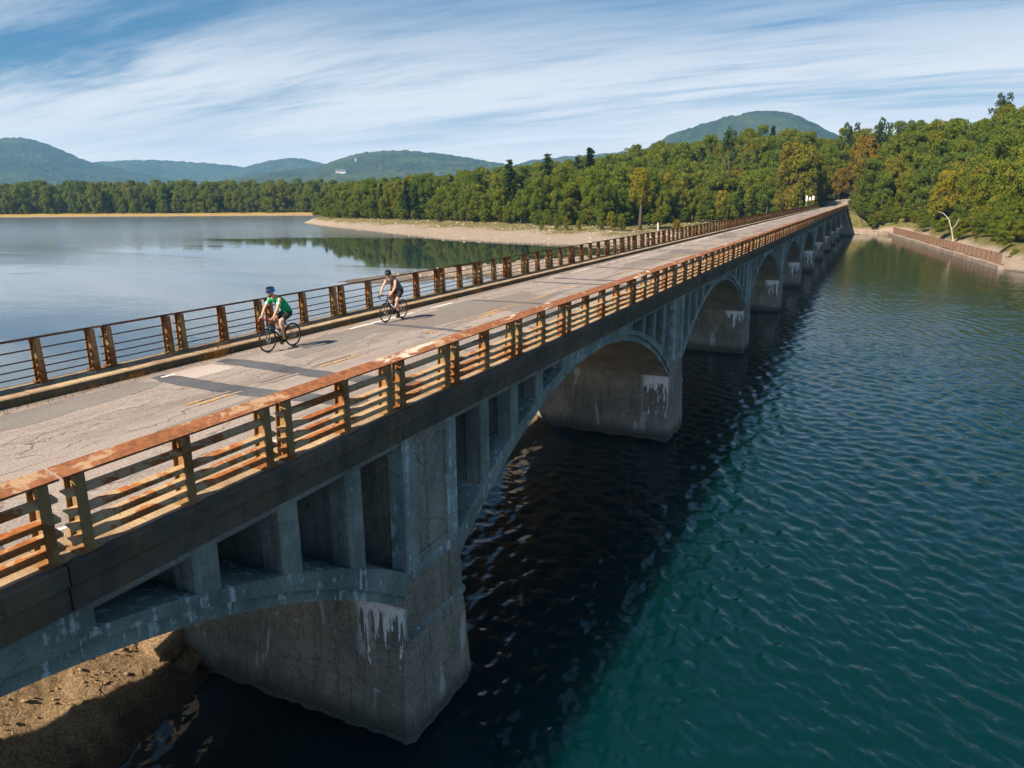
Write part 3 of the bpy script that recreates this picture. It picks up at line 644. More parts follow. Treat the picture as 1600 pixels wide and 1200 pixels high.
for key, L in bins.items():
    L.sort(key=lambda t: t[5])
    for n_, (i, reg, kind, zn, row, _) in enumerate(L):
        o_n = '' if len(L) == 1 else (ORD[n_]+' ' if n_ < 20 else 'rightmost ')
        lab = (o_n+KN[kind]+(' from the left' if o_n and n_ < 20 else '')+', '+row+', '+zn+'')
        H = TH[i]
        tree(kind, TX[i], TY[i], TZ[i], H*(1.12 if kind == 'c' else 1), H*rng.uniform(.27, .34), rng.randrange(7), lab, GN_[kind]+GRP[reg], 'conifer_tree' if kind == 'c' else 'broadleaf_tree', low=.06 if reg == 'B' else (.03 if reg == 'C' else .14))
# the rest of the wood: one object, instanced
rest = np.array([i for i in range(len(TX)) if i not in chosen and wide[i]])
vc = bpy.data.collections.new('wood_variants')
for j in range(9):
    key = 'g' if j < 7 else ('yg' if j == 7 else 'o'); src = CR[key][j % len(CR[key])]
    o = bpy.data.objects.new('wood_tree', src); vc.objects.link(o)
def far_wood(name, idx, cw, label=None):
    me = bpy.data.meshes.new(name); V = np.stack([TX[idx], TY[idx], TZ[idx]+TH[idx]*.56], 1).astype(np.float32)
    me.vertices.add(len(V)); me.vertices.foreach_set('co', V.ravel())
    at = me.attributes.new('sz', 'FLOAT_VECTOR', 'POINT'); s = np.stack([TH[idx]*cw, TH[idx]*cw, TH[idx]*.45], 1).astype(np.float32); at.data.foreach_set('vector', s.ravel())
    ai = me.attributes.new('vi', 'INT', 'POINT'); vi = nr.randint(0, 7, len(idx)); q = nr.rand(len(idx)); vi = np.where(q > .93, 7, vi); vi = np.where(q > .985, 8, vi); ai.data.foreach_set('value', vi.astype(np.int32))
    o = place(name, me); tag(o, kind='stuff')
    ng = bpy.data.node_groups.new(name, 'GeometryNodeTree'); ng.interface.new_socket('Geometry', in_out='INPUT', socket_type='NodeSocketGeometry'); ng.interface.new_socket('Geometry', in_out='OUTPUT', socket_type='NodeSocketGeometry')
    N = ng.nodes; gi = N.new('NodeGroupInput'); go = N.new('NodeGroupOutput'); ip = N.new('GeometryNodeInstanceOnPoints'); ci = N.new('GeometryNodeCollectionInfo')
    ci.inputs['Collection'].default_value = vc; ci.inputs['Separate Children'].default_value = True; ci.inputs['Reset Children'].default_value = True
    a1 = N.new('GeometryNodeInputNamedAttribute'); a1.data_type = 'FLOAT_VECTOR'; a1.inputs['Name'].default_value = 'sz'
    a2 = N.new('GeometryNodeInputNamedAttribute'); a2.data_type = 'INT'; a2.inputs['Name'].default_value = 'vi'
    rv = N.new('FunctionNodeRandomValue'); rv.data_type = 'FLOAT_VECTOR'; rv.inputs[0].default_value = (0, 0, 0); rv.inputs[1].default_value = (0, 0, 6.28)
    L = ng.links; L.new(gi.outputs[0], ip.inputs['Points']); L.new(ci.outputs[0], ip.inputs['Instance']); ip.inputs['Pick Instance'].default_value = True
    L.new(a2.outputs[0], ip.inputs['Instance Index']); L.new(rv.outputs[0], ip.inputs['Rotation']); L.new(a1.outputs[0], ip.inputs['Scale']); L.new(ip.outputs[0], go.inputs[0])
    md = o.modifiers.new('scatter', 'NODES'); md.node_group = ng; return o
far_wood('woods', rest, .30)
# undergrowth along the wood edge: low bushes as one mass
bx, by = scatter(110, 330, -70, 262, 3.0); bx2, by2 = scatter(250, 480, 262, 700, 4.5); bx = np.concatenate([bx, bx2]); by = np.concatenate([by, by2]); bsd = poly_sd(np.stack([bx, by], 1), LAND); bw = bankw(bx, by)
ms = (((bsd > bw-1.5) & (bsd < bw+7) & (nr.rand(len(bx)) < .62)) | ((bx > 233) & (bx < 262) & (by > -15) & (by < 18) & (bsd > 2))) & (road_dist(bx, by) > 5.2)
bx, by = bx[ms], by[ms]
TXs, TYs, TZs, THs = TX, TY, TZ, TH
TX, TY = bx, by; TZ = height(bx, by); TH = nr.uniform(1.6, 4.2, len(bx)); far_wood('undergrowth', np.arange(len(bx)), .42)
TX, TY, TZ, TH = TXs, TYs, TZs, THs

def single(px, D, H, cr, kind, vi, label, dz=0., low=.16, name='broadleaf_tree', cat='tree', top=None):
    x, y, _ = pxyz(px, D, 0); z = float(height(np.array([x]), np.array([y]))[0])
    if top: H = (CAM[2]+(313.7-px*.00747-top)/1149*D-z)*.97
    return tree(kind, x, y, z+dz, H, cr, vi, label, None, name, low=low, cat=cat)
single(1005, 216, 12.5, 3.5, 'y', 0, 'tall yellow tree at the wood edge, just left of the grey stump', top=262, low=.3)
single(1256, 262, 15.5, 5.2, 'yg', 1, 'bright yellow-green tree standing directly behind the three white signs', top=240)
single(1236, 264, 15.5, 5.0, 'o', 1, 'broad tree with dull orange top left of the yellow tree behind the signs', top=236)
single(1352, 285, 19, 5.2, 'o', 0, 'large orange and green tree over the road on the right, below the two pines', top=222)
single(1325, 330, 27, 4.2, 'p', 0, 'ragged dark pine on the skyline, left of the pair above the road', top=197, name='pine_tree', low=.3)
single(1376, 318, 29, 4.2, 'p', 1, 'ragged dark pine on the skyline, right of the pair above the road', top=190, name='pine_tree', low=.3)
single(1548, 296, 20, 3.2, 'p', 0, 'small dark pine crown poking above the skyline on the right hillside', name='pine_tree', low=.5, top=170)
single(1138, 300, 22, 3.0, 'p', 1, 'pine top above the canopy left of the big mountain', top=198, name='pine_tree', low=.5)
single(855, 265, 23, 1, 'c', 0, 'pointed conifer rising above the wood behind the beach centre', top=240, name='conifer_tree')
single(797, 262, 21.5, 1, 'c', 1, 'narrow conifer above the wood, left of the taller pointed one', top=249, name='conifer_tree')
single(922, 262, 24, 1, 'c', 2, 'slender conifer above the wood, right of the taller pointed one', top=233, name='conifer_tree')
single(1063, 214, 3.4, 1.3, 'o', 0, 'small red-orange bush at the wood edge above the bridge rail', name='bush', cat='bush', low=0)
single(1533, 205, 13, 3.2, 'o', 1, 'orange tinted tree halfway up the right hillside')
single(1480, 215, 14, 3.4, 'y', 0, 'yellowing tree in the middle of the right hillside')
for j, (px, D, H) in enumerate([(958, 208, 5.2), (941, 210, 4.2), (975, 207, 4.4), (885, 214, 3.4), (870, 215, 2.8), (846, 217, 2.6), (905, 212, 3.0)]):
    single(px, D, H, H*.27, 'yg', j, ['tallest yellow-green young tree on the beach edge right of centre', 'young yellow-green tree just left of the tallest on the beach edge', 'young yellow-green tree just right of the tallest on the beach edge', 'low yellow-green bush in front of the wood, middle of the beach', 'small roundish bush left of the middle beach bush', 'leftmost small yellow-green bush on the upper beach', 'bush between the middle beach bush and the young trees'][j], name='bush' if H < 4 else 'young_tree', low=0, cat='bush' if H < 4 else 'tree')
# bare birch and snag
e = empty('birch_tree', pxyz(1502, 176, 0)[:2]+(float(height(np.array([pxyz(1502, 176, 0)[0]]), np.array([pxyz(1502, 176, 0)[1]]))[0])+.0,), 0, 'pale curved bare birch trunk standing in front of the right hillside wood', 'tree')
b = MB(); b.tube([(0, 0, -.4), (-.05, .2, 1.6), (-.2, .8, 4.0), (-.3, 1.6, 6.2), (-.2, 2.6, 7.3), (0, 3.6, 7.7)], [.13, .12, .10, .08, .05, .02], 8)
b.tube([(-.2, .8, 4.0), (0, .1, 5.2), (.1, -.3, 6.4)], [.08, .05, .02], 6); place('trunk', b.mesh('birch', BIRCH, True), e)
x, y, _ = pxyz(1034, 205, 0); e = empty('dead_stump', (x, y, float(height(np.array([x]), np.array([y]))[0])), 0, 'grey broken tree stump at the wood edge beside the driftwood', 'stump')
b = MB(); b.tube([(0, 0, -.3), (.05, 0, 1.2), (0, .1, 2.9)], [.3, .24, .13], 8); place('trunk', b.mesh('stump', BIRCH, True), e)
for j, (px, D, L, lab) in enumerate([(1040, 192, 9, 'long pale driftwood trunk lying on the bank beside the bridge rail'), (1020, 190, 6, 'shorter driftwood trunk left of the long one'), (1052, 196, 5, 'driftwood trunk lying nearest the grey stump')]):
    x, y, _ = pxyz(px, D, 0); z = float(height(np.array([x]), np.array([y]))[0]); e = empty('driftwood', (x, y, z+.25), .9*j-.6, lab, 'driftwood')
    b = MB(); b.tube([(-L/2, 0, .1), (0, .2, .25), (L/2, 0, .9)], [.24, .18, .06], 7); b.tube([(0, .2, .25), (.8, .9, .7)], [.09, .03], 6); place('trunk', b.mesh('driftwood', BIRCH, True), e)

# beach stones, one mass
def rock_mass(name, X, Y, S, mat, zoff=0., seed=4):
    rs = np.random.RandomState(seed); base = np.array([(1, 0, 0), (.3, .95, 0), (-.8, .6, 0), (-.8, -.6, 0), (.3, -.95, 0), (.1, .1, .8), (.55, .1, .55), (-.35, .35, .62), (-.3, -.45, .55)])
    fc = np.array([(0, 1, 6), (1, 7, 6), (1, 2, 7), (2, 3, 7), (3, 8, 7), (3, 4, 8), (4, 0, 8), (0, 6, 8), (6, 7, 5), (7, 8, 5), (8, 6, 5)])
    n_ = len(X); a = rs.rand(n_)*6.28; ca, sa = np.cos(a), np.sin(a); B = base[None]*(1+rs.randn(n_, 9, 3)*.16)
    B = B*S[:, None, None]*np.stack([rs.uniform(.7, 1.3, n_), rs.uniform(.6, 1, n_), rs.uniform(.45, .9, n_)], 1)[:, None, :]
    Vx = B[..., 0]*ca[:, None]-B[..., 1]*sa[:, None]+X[:, None]; Vy = B[..., 0]*sa[:, None]+B[..., 1]*ca[:, None]+Y[:, None]
    Z = height(X, Y) if zoff is not None else np.zeros(n_)
    Vz = B[..., 2]+(Z-S*.12)[:, None]
    V = np.stack([Vx, Vy, Vz], -1).reshape(-1, 3); F = (fc[None]+(np.arange(n_)*9)[:, None, None]).reshape(-1, 3)
    return npmesh(name, V, F, mat)
STONE = plain('beach_stone', (.33, .265, .215), .9, .15, var=.35, scale=1.3)
sx_, sy_ = scatter(80, 280, 5, 262, 1.35); ss = poly_sd(np.stack([sx_, sy_], 1), LAND); hz = height(sx_, sy_)
mk = (hz > -.1) & (ss < bankw(sx_, sy_)+3) & (nr.rand(len(sx_)) < .5) & (sx_ < 270)
S_ = np.abs(nr.randn(mk.sum()))*.17+.10; S_ = np.where(nr.rand(len(S_)) < .02, S_*2.0, S_)
tag(place('beach_stones', rock_mass('beach_stones', sx_[mk], sy_[mk], S_, STONE)), kind='stuff')

# ------------------------------------------------------------------ haze
hz_m, k = newmat('haze_air'); pvn = k.n('ShaderNodeVolumePrincipled', {'Color': (.29, .62, 1.0), 'Density': 1.15e-4, 'Anisotropy': 0.0})
k.n('ShaderNodeOutputMaterial', {1: pvn.outputs[0]})
b = MB(); b.box(-3600, 7700, -5200, 7700, -6.5, 640); tag(place('haze', b.mesh('haze', hz_m)), kind='stuff')

# ------------------------------------------------------------------ bridge
BR = empty('road_bridge', (0, 0, 0), 0, 'long concrete deck arch bridge with rusty rails crossing the reservoir', 'bridge')
SP, PW = 22.4, 2.1
NS = list(range(-1, 10))                      # spans -1 .. 9
XC = (PW+SP)/2                                # crown of the span that starts at pier 0
def z_in(x, off=0.): Rr = 17.26; return 6.37-(Rr-math.sqrt(Rr*Rr-(x-XC)**2))+off
def z_ex(x): Rr = 19.5; return 6.75-(Rr-math.sqrt(Rr*Rr-(x-XC)**2))
W0, W1 = 0., 8.7                              # faces of the piers

def wobble(me, amp, sc_=1.6, seed=0.):
    for v in me.vertices:
        n_ = mnoise.noise_vector(Vector(v.co)*sc_+Vector((seed, 0, 0))); v.co += n_*amp
    me.update()

def extr_y(b, poly, y0, y1, mi=0):
    n = len(poly); vs = [(x, y0, z) for x, z in poly]+[(x, y1, z) for x, z in poly]
    b.add(vs, [tuple(range(n)), tuple(range(n, 2*n))[::-1]]+[((i+1) % n, i, n+i, n+(i+1) % n) for i in range(n)], mi)

def ring_mesh(name, lo, hi, y0, y1, n=36, yn=10):
    xs = [2.02+(22.48-2.02)*i/n for i in range(n+1)]; b = MB(); ys = [y0+(y1-y0)*j/yn for j in range(yn+1)]
    L = [(x, lo(x)) for x in xs]; H = [(x, hi(x)) for x in xs]; vs = []
    for y in ys: vs += [(x, y, z) for x, z in L]+[(x, y, z) for x, z in H]
    m_ = n+1; w = 2*m_; fs = []
    for i in range(n):
        fs.append((i, i+1, m_+i+1, m_+i)); q = yn*w; fs.append((q+i+1, q+i, q+m_+i, q+m_+i+1))
        for j in range(yn):
            a = j*w; c = (j+1)*w
            fs.append((a+i+1, a+i, c+i, c+i+1)); fs.append((a+m_+i, a+m_+i+1, c+m_+i+1, c+m_+i))
    b.add(vs, fs); me = b.mesh(name, CON_ARCH if name == 'arch_rib' else CON_SOFF, False, True); return me
M_RING_O = ring_mesh('arch_rib', lambda x: z_in(x, .24), z_ex, .05, 8.65); wobble(M_RING_O, .02, 1.1)
def split_mat(me, mats, test):
    me.materials.clear()
    for m_ in mats: me.materials.append(m_)
    for p in me.polygons: p.material_index = 1 if test(p.normal) else 0
M_RING_I = ring_mesh('arch_soffit', lambda x: z_in(x), lambda x: z_in(x, .245), .12, 8.58); wobble(M_RING_I, .012, 1.3)
split_mat(M_RING_I, [CON_ARCH, CON_SOFF], lambda n_: abs(n_.y) < .7)

b = MB(); xs = [8.6+(15.85-8.6)*i/16 for i in range(17)]
extr_y(b, [(x, z_ex(x)-.10) for x in xs]+[(15.85, 6.84), (8.6, 6.84)], .055, 8.645); M_SOLID = b.mesh('solid_spandrel', CON_ARCH, False, True)
COLX = [3.37, 5.05, 6.72, 17.33, 19.0, 20.68]
def col_mesh(x, far):
    b = MB(); zb = min(z_ex(x), z_ex(x+.45))-.22; y0, y1 = ((.06, .52) if not far else (8.18, 8.64)); c = .035
    ysg = [y0, y1]; prof = [(x+c, y0), (x+.45-c, y0), (x+.45, y0+c), (x+.45, y1-c), (x+.45-c, y1), (x+c, y1), (x, y1-c), (x, y0+c)]
    nz = 8; vs = []
    for i in range(nz+1):
        z = zb+(6.845-zb)*i/nz; vs += [(px, py, z) for px, py in prof]
    b.add(vs, [(i*8+j, i*8+(j+1) % 8, (i+1)*8+(j+1) % 8, (i+1)*8+j) for i in range(nz) for j in range(8)])
    me = b.mesh('spandrel_column', CON_COL); wobble(me, .010, 2.5, x); return me
M_COL = {(x, f): col_mesh(x, f) for x in COLX for f in (0, 1)}
def cross_mesh(x):
    b = MB(); zb = min(z_ex(x), z_ex(x+.45))-.2; b.box(x+.08, x+.37, .521, 8.179, zb, 6.84); return b.mesh('cross_wall', CON_COL)
M_CROSS = {x: cross_mesh(x) for x in COLX}
M_HAUNCH = []
for (y0, y1) in ((.10, .46), (8.24, 8.60)):
    for xx in ([2.1]+[v for x in COLX[:3] for v in (x, x+.45)]+[8.6], [15.85]+[v for x in COLX[3:] for v in (x, x+.45)]+[22.4]):
        for a, c in zip(xx[0::2], xx[1::2]):
            q = MB(); q.extr([(y0, 6.845), (y0, 6.66), (y0+.07, 6.60), (y1, 6.60), (y1, 6.845)], a+.002, c-.002); M_HAUNCH.append(q.mesh('haunch_beam', CON_COL, False, True))

# pier
def shaft():
    zs = np.concatenate([[-1.6, -.4, -.05, .06, .16, .3], np.linspace(.55, 3.9, 16)]); vs = []; per = None
    for z in zs:
        t = (3.9-z)/3.9; xl = -.02-.35*t; xr = 2.12+.35*t; y0 = -.02-.11*t; y1 = 8.72+.11*t; c = .15
        ux = -.07*math.exp(-((z-.03)/.09)**2)
        xl -= ux; xr += ux; y0 -= ux; y1 += ux
        P = [(xl+c, y0), (xr-c, y0), (xr, y0+c), (xr, y1-c), (xr-c, y1), (xl+c, y1), (xl, y1-c), (xl, y0+c)]; ring = []
        for i in range(8):
            a, q = P[i], P[(i+1) % 8]; k_ = [9, 1, 26, 1, 9, 1, 26, 1][i]
            for j in range(k_): f = j/k_; ring.append((a[0]+(q[0]-a[0])*f, a[1]+(q[1]-a[1])*f, z))
        per = len(ring); vs += ring
    b = MB(); nz = len(zs); b.add(vs, [(i*per+j, i*per+(j+1) % per, (i+1)*per+(j+1) % per, (i+1)*per+j) for i in range(nz-1) for j in range(per)]+[tuple((nz-1)*per+j for j in range(per))])
    return b.mesh('pier_shaft', CON_SHAFT, False)
SHAFTS = []
for q in range(3):
    me = shaft(); wobble(me, .030, 1.9, q*7.3); wobble(me, .014, 6.0, q*3.1); SHAFTS.append(me)
b = MB(); b.box(.07, 2.03, .075, 8.625, 3.85, 6.84); M_PCORE = b.mesh('pier_panel', CON_PIER)
def pil(x0, x1, y0, y1):
    b = MB(); c = .03; nz = 14; prof = [(x0+c, y0), (x1-c, y0), (x1, y0+c), (x1, y1-c), (x1-c, y1), (x0+c, y1), (x0, y1-c), (x0, y0+c)]; vs = []
    for i in range(nz+1): vs += [(px, py, 3.86+(6.845-3.86)*i/nz) for px, py in prof]
    b.add(vs, [(i*8+j, i*8+(j+1) % 8, (i+1)*8+(j+1) % 8, (i+1)*8+j) for i in range(nz) for j in range(8)]); me = b.mesh('pilaster', CON_PIL); wobble(me, .012, 2.2, x0*3+y0); return me
M_PIL = [pil(0, .44, 0, .42), pil(1.66, 2.1, 0, .42), pil(0, .44, 8.28, 8.7), pil(1.66, 2.1, 8.28, 8.7)]
M_PBAND = []
for ya, yb in ((.012, .2), (8.5, 8.688)):
    for za, zb in ((6.56, 6.843), (3.86, 4.12)): q = MB(); q.box(.441, 1.659, ya, yb, za, zb); M_PBAND.append(q.mesh('panel_band', CON_PIER))
def ledge(z, h, out, t):
    xl = -.02-.35*t-out; xr = 2.12+.35*t+out; y0 = -.02-.11*t-out; y1 = 8.72+.11*t+out; R_ = []
    for (ya, yb) in ((y0, y0+.25), (y1-.25, y1)):
        b = MB(); n_ = 12; vs = []
        for i in range(n_+1):
            x = xl+.12+(xr-xl-.24)*i/n_; vs += [(x, ya, z), (x, ya, z+h*.7), (x, ya+.05 if ya < 4 else ya, z+h), (x, yb, z+h), (x, yb, z)]
        b.add(vs, [(i*5+j, (i+1)*5+j, (i+1)*5+(j+1) % 5, i*5+(j+1) % 5) for i in range(n_) for j in range(5)]+[(4, 3, 2, 1, 0), tuple(n_*5+j for j in range(5))])
        me = b.mesh('pier_ledge', CON_ARCH, False, True); wobble(me, .022, 3.1, z); R_.append(me)
    return R_
M_LED1 = ledge(3.74, .2, .035, .02); M_LED2 = ledge(2.40, .16, .03, .38)

for s in NS:
    X0 = s*SP
    sh = place('pier', SHAFTS[s % 3], BR, (X0, 0, 0))
    place('panel', M_PCORE, sh); [place('panel_band', m_, sh) for m_ in M_PBAND]; [place('ledge', m_, sh) for m_ in M_LED1+M_LED2]
    for m_ in M_PIL: place('pilaster', m_, sh)
    place('arch_rib', M_RING_O, BR, (X0, 0, 0)); place('arch_soffit', M_RING_I, BR, (X0, 0, 0))
    place('solid_spandrel', M_SOLID, BR, (X0, 0, 0)); [place('haunch_beam', m_, BR, (X0, 0, 0)) for m_ in M_HAUNCH]
    for x in COLX:
        place('cross_wall', M_CROSS[x], BR, (X0, 0, 0))
        for f in (0, 1): place('spandrel_column', M_COL[(x, f)], BR, (X0, 0, 0))
# deck: slab, edge beams, kerbs (a little higher on the far side)
TL = .0075
def deckseg(x0, x1):
    g = .012; a, c = x0+g, x1-g
    b = MB(); b.box(a, c, .0, 8.7, 6.847, 7.10); place('deck_slab', b.mesh('deck_slab', CON_COL), BR)
    n_ = max(2, int((c-a)/.6))
    for side in (0, 1):
        prof = [(.10, 6.85), (-.10, 6.85), (-.10, 7.15), (-.112, 7.165), (-.14, 7.18), (-.14, 7.41), (-.12, 7.435), (-.0, 7.435), (-.0, 7.11), (.10, 7.11)]
        if side: prof = [(8.7-y, z+.055) for y, z in prof]
        m_ = len(prof); vs = []; b = MB()
        for i in range(n_+1):
            x = a+(c-a)*i/n_; vs += [(x, y, z) for y, z in prof]
        b.add(vs, [(i*m_+j, (i+1)*m_+j, (i+1)*m_+(j+1) % m_, i*m_+(j+1) % m_) for i in range(n_) for j in range(m_)]+[tuple(range(m_)), tuple(n_*m_+j for j in range(m_))[::-1]])
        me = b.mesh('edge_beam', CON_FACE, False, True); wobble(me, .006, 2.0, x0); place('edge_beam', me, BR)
for s in NS:
    X0 = s*SP
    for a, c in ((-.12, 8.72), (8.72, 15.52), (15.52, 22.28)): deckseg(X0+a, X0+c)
deckseg(10*SP-.12, 246.5)
KL = 2.24
def kerb(side):
    b = MB(); y0, y1 = (.004, .85) if not side else (7.78, 8.696); dz = 0 if not side else .055; c = .025; g = .008
    p = [(y0, 7.11+dz*0), (y1, 7.11), (y1, 7.44+dz-c), (y1-c, 7.44+dz), (y0, 7.44+dz)] if not side else [(y0, 7.11), (y1, 7.11), (y1, 7.44+dz), (y0+c, 7.44+dz), (y0, 7.44+dz-c)]
    n_ = 4; vs = [(g+(KL-2*g)*i/n_, y, z) for i in range(n_+1) for y, z in p]
    b.add(vs, [(i*5+j, (i+1)*5+j, (i+1)*5+(j+1) % 5, i*5+(j+1) % 5) for i in range(n_) for j in range(5)]+[(0, 1, 2, 3, 4), tuple(n_*5+j for j in range(5))[::-1]])
    me = b.mesh('kerb_stone', CON_KERB, False, True); split_mat(me, [CON_KERB_SHADE, CON_KERB], lambda q: q.z > .5); wobble(me, .007, 3, side); return me
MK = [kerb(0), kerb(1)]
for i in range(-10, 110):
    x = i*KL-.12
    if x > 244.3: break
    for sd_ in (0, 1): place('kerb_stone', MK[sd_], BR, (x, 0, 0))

# rails ------------------------------------------------------
def rbox(b, x0, x1, yc, zc, w, h, tilt, sg, mi=0):     # bar along x, tilted outward
    ct, st = math.cos(tilt), math.sin(tilt)
    ay = Vector((0, sg*ct*w/2, st*w/2)); az_ = Vector((0, -sg*st*h/2, ct*h/2))
    b.obox(((x0+x1)/2, yc, zc), ((x1-x0)/2, 0, 0), ay, az_, mi)
def post_mesh(sg, simple=False):
    b = MB(); w = .064; b.box(-w, w, min(0, sg*.018), max(0, sg*.018), .0, .985)
    for (za, zb, ya, yb) in ((0, .985, .19, .245),):
        b.add([(-w, sg*.245, 0), (w, sg*.245, 0), (w, sg*.195, .985), (-w, sg*.195, .985), (-w, sg*.263, 0), (w, sg*.263, 0), (w, sg*.213, .985), (-w, sg*.213, .985)],
              [(0, 1, 2, 3), (5, 4, 7, 6), (1, 5, 6, 2), (4, 0, 3, 7), (3, 2, 6, 7), (0, 4, 5, 1)])
    b.add([(-.007, sg*.0185, 0), (-.007, sg*.2445, 0), (-.007, sg*.1945, .985), (-.007, sg*.0185, .985), (.007, sg*.0185, 0), (.007, sg*.2445, 0), (.007, sg*.1945, .985), (.007, sg*.0185, .985)],
          [(0, 1, 2, 3), (4, 7, 6, 5), (0, 3, 7, 4), (1, 5, 6, 2), (3, 2, 6, 7), (0, 4, 5, 1)])
    if not simple:
        y0, y1 = sorted((sg*-.03, sg*.33)); b.box(-.14, .14, y0, y1, -.004, .018)
        for xx in (-.11, .11):
            for yy in (.0, .29): b.tube([(xx, sg*yy, .018), (xx, sg*yy, .05)], .016, 6)
        for zz in (.17, .34, .52, .76): rbox(b, -.06, .06, sg*.075, zz-.055, .09, .012, R(16), sg)
    return b.mesh('post', RAIL_POST if sg > 0 else RAIL_POST, False, True)
RAIL_CAPF = rust_paint('shaded_far_cap_rail', (.16, .07, .05), (.14, .05, .03), .5)  # darker cap on the far side: its shade painted into the colour
PM = {1: post_mesh(1), -1: post_mesh(-1)}
RZ = [.76, .52, .34, .17]
PANELS = [(0.0, 2.14, (.22, 1.93)), (2.14, 5.45, (.22, 1.66, 3.09)), (5.45, 8.95, (.22, 1.74, 3.28)), (8.95, 15.78, (.22, 1.80, 3.41, 5.00, 6.62)), (15.78, 19.22, (.22, 1.72, 3.20)), (19.22, 22.4, (.22, 1.66, 2.96))]
def bars(L, sg):
    T = MB(); rbox(T, .02, L-.02, sg*.115, 1.0+.012, .27, .014, R(16), sg); rbox(T, .02, L-.02, sg*-.010, .972, .014, .03, R(16), sg)
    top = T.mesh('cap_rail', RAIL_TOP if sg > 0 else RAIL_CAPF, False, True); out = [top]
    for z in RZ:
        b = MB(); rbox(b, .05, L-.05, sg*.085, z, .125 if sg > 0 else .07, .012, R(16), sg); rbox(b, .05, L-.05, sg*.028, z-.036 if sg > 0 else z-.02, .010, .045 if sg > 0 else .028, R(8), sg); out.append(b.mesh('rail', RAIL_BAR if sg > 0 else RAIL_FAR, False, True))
    return out
BARS = {(i, sg): bars(p_[1]-p_[0], sg) for i, p_ in enumerate(PANELS) for sg in (1, -1)}
SIMPLE = {}
def whole_panel(i, sg):
    if (i, sg) in SIMPLE: return SIMPLE[(i, sg)]
    mats = [RAIL_POST, RAIL_TOP, RAIL_BAR if sg > 0 else RAIL_FAR]; V = []; F = []; MI = []
    def put(me, dx, mi):
        n_ = len(V); V.extend([(v.co.x+dx, v.co.y, v.co.z) for v in me.vertices]); F.extend([tuple(n_+q for q in p.vertices) for p in me.polygons]); MI.extend([mi]*len(me.polygons))
    for x in PANELS[i][2]: put(PM[sg], x, 0)
    for j, me in enumerate(BARS[(i, sg)]): put(me, 0, 1 if j == 0 else 2)
    b = MB(); b.v = V; b.f = F; b.mi = MI; SIMPLE[(i, sg)] = b.mesh('railing_panel', mats); return SIMPLE[(i, sg)]
npan = 0
for s in NS+[10]:
    for i, (a, c, ps) in enumerate(PANELS):
        x = s*SP-.1+a
        if x+(c-a) > 246.6: continue
        for sg, y, z in ((1, 0.0, 7.442), (-1, 8.71, 7.497)):
            if x < 62 and x > -14:
                e = bpy.data.objects.new('railing_panel', None); link(e, BR); e.location = (x, y, z)
                for px in ps: place('post', PM[sg], e, (px, 0, 0), R(rng.uniform(-.6, .6)))
                for j, me in enumerate(BARS[(i, sg)]): place('cap_rail' if j == 0 else 'rail', me, e, (0, 0, 0))
            else: place('railing_panel', whole_panel(i, sg), BR, (x, y, z))
# abutment
b = MB(); b.extr([(-.02, 6.84), (-.5, 5.3), (-2.7, 0), (-3.1, -1.6), (9.1, -1.6), (9.0, 0), (8.72, 6.84)], 221.9, 247.5); me = b.mesh('abutment', CON_SHAFT, False, True); place('abutment', me, BR)

# ------------------------------------------------------------------ road on the bridge and beyond
def strip(name, pts, w, mat, dz, parent=None, kind=None):
    V = []; n_ = len(pts)
    for i, p in enumerate(pts):
        t = (Vector(pts[min(i+1, n_-1)])-Vector(pts[max(i-1, 0)])); t.z = 0; t.normalize(); nrm = Vector((-t.y, t.x, 0)); p = Vector(p)
        wi = w[i] if hasattr(w, '__len__') else w
        for sg in (-1, 1): q = p+nrm*sg*wi/2; V.append((q.x, q.y, q.z+dz))
    b = MB(); b.add(V, [(2*i, 2*i+2, 2*i+3, 2*i+1) for i in range(n_-1)]); o = place(name, b.mesh(name, mat), parent)
    if kind: tag(o, kind=kind)
    return o
RY0, RY1 = .853, 7.777
def rz_(y): return 7.235+TL*(y)
xs = list(np.arange(-26, 247, 3.0))+[246.5]; V = []; ys = np.linspace(RY0, RY1, 5)
for x in xs:
    for y in ys: V.append((x, y, rz_(y)))
Fr = [(i*5+j, (i+1)*5+j, (i+1)*5+j+1, i*5+j+1) for i in range(len(xs)-1) for j in range(4)]
RD = place('road', npmesh('road', V, np.array(Fr), ASPH)); tag(RD, kind='structure')
pts = [tuple(p) for p in ROADP]
rd2 = strip('road', [(246.5, 4.3, 7.27), (250, 4.3, 7.3)]+pts[1:], [6.92, 7.3, 7.6, 7.6, 7.4, 7.2, 7, 7, 7], ASPH, 0.0); tag(rd2, kind='structure')
def flat_poly(name, P, mat, dz, parent=RD):
    b = MB(); b.add([(x, y, rz_(y)+dz) for x, y in P], [tuple(range(len(P)))]); return place(name, b.mesh(name, mat), parent)
def band(x, w, y0=1.05, y1=7.35, sk=-.25, seed=0):
    rs = random.Random(seed); n_ = 26; A = []; B_ = []
    for i in range(n_+1):
        y = y0+(y1-y0)*i/n_; xc = x+sk*.14*(y-4)+.12*math.sin(y*.8+seed); ww = w*(1 if 1 < i < n_-1 else .6)
        A.append((xc-ww/2+rs.uniform(-.025, .025), y)); B_.append((xc+ww/2+rs.uniform(-.025, .025), y))
    V = [(px, py, rz_(py)+.008) for q in zip(A, B_) for px, py in q]; b = MB(); b.add(V, [(2*i, 2*i+1, 2*i+3, 2*i+2) for i in range(n_)]); place('tar_band', b.mesh('tar_band', TAR), RD)
for s in range(-1, 10):
    X0 = s*SP
    band(X0+.42, .62 if s == 0 else .34, seed=s*5+1); band(X0+2.38, .62 if s == 0 else .34, seed=s*5+2)
    band(X0+8.9, .30, seed=s*5+3); band(X0+15.5, .26, 1.1, 6.9, seed=s*5+4)
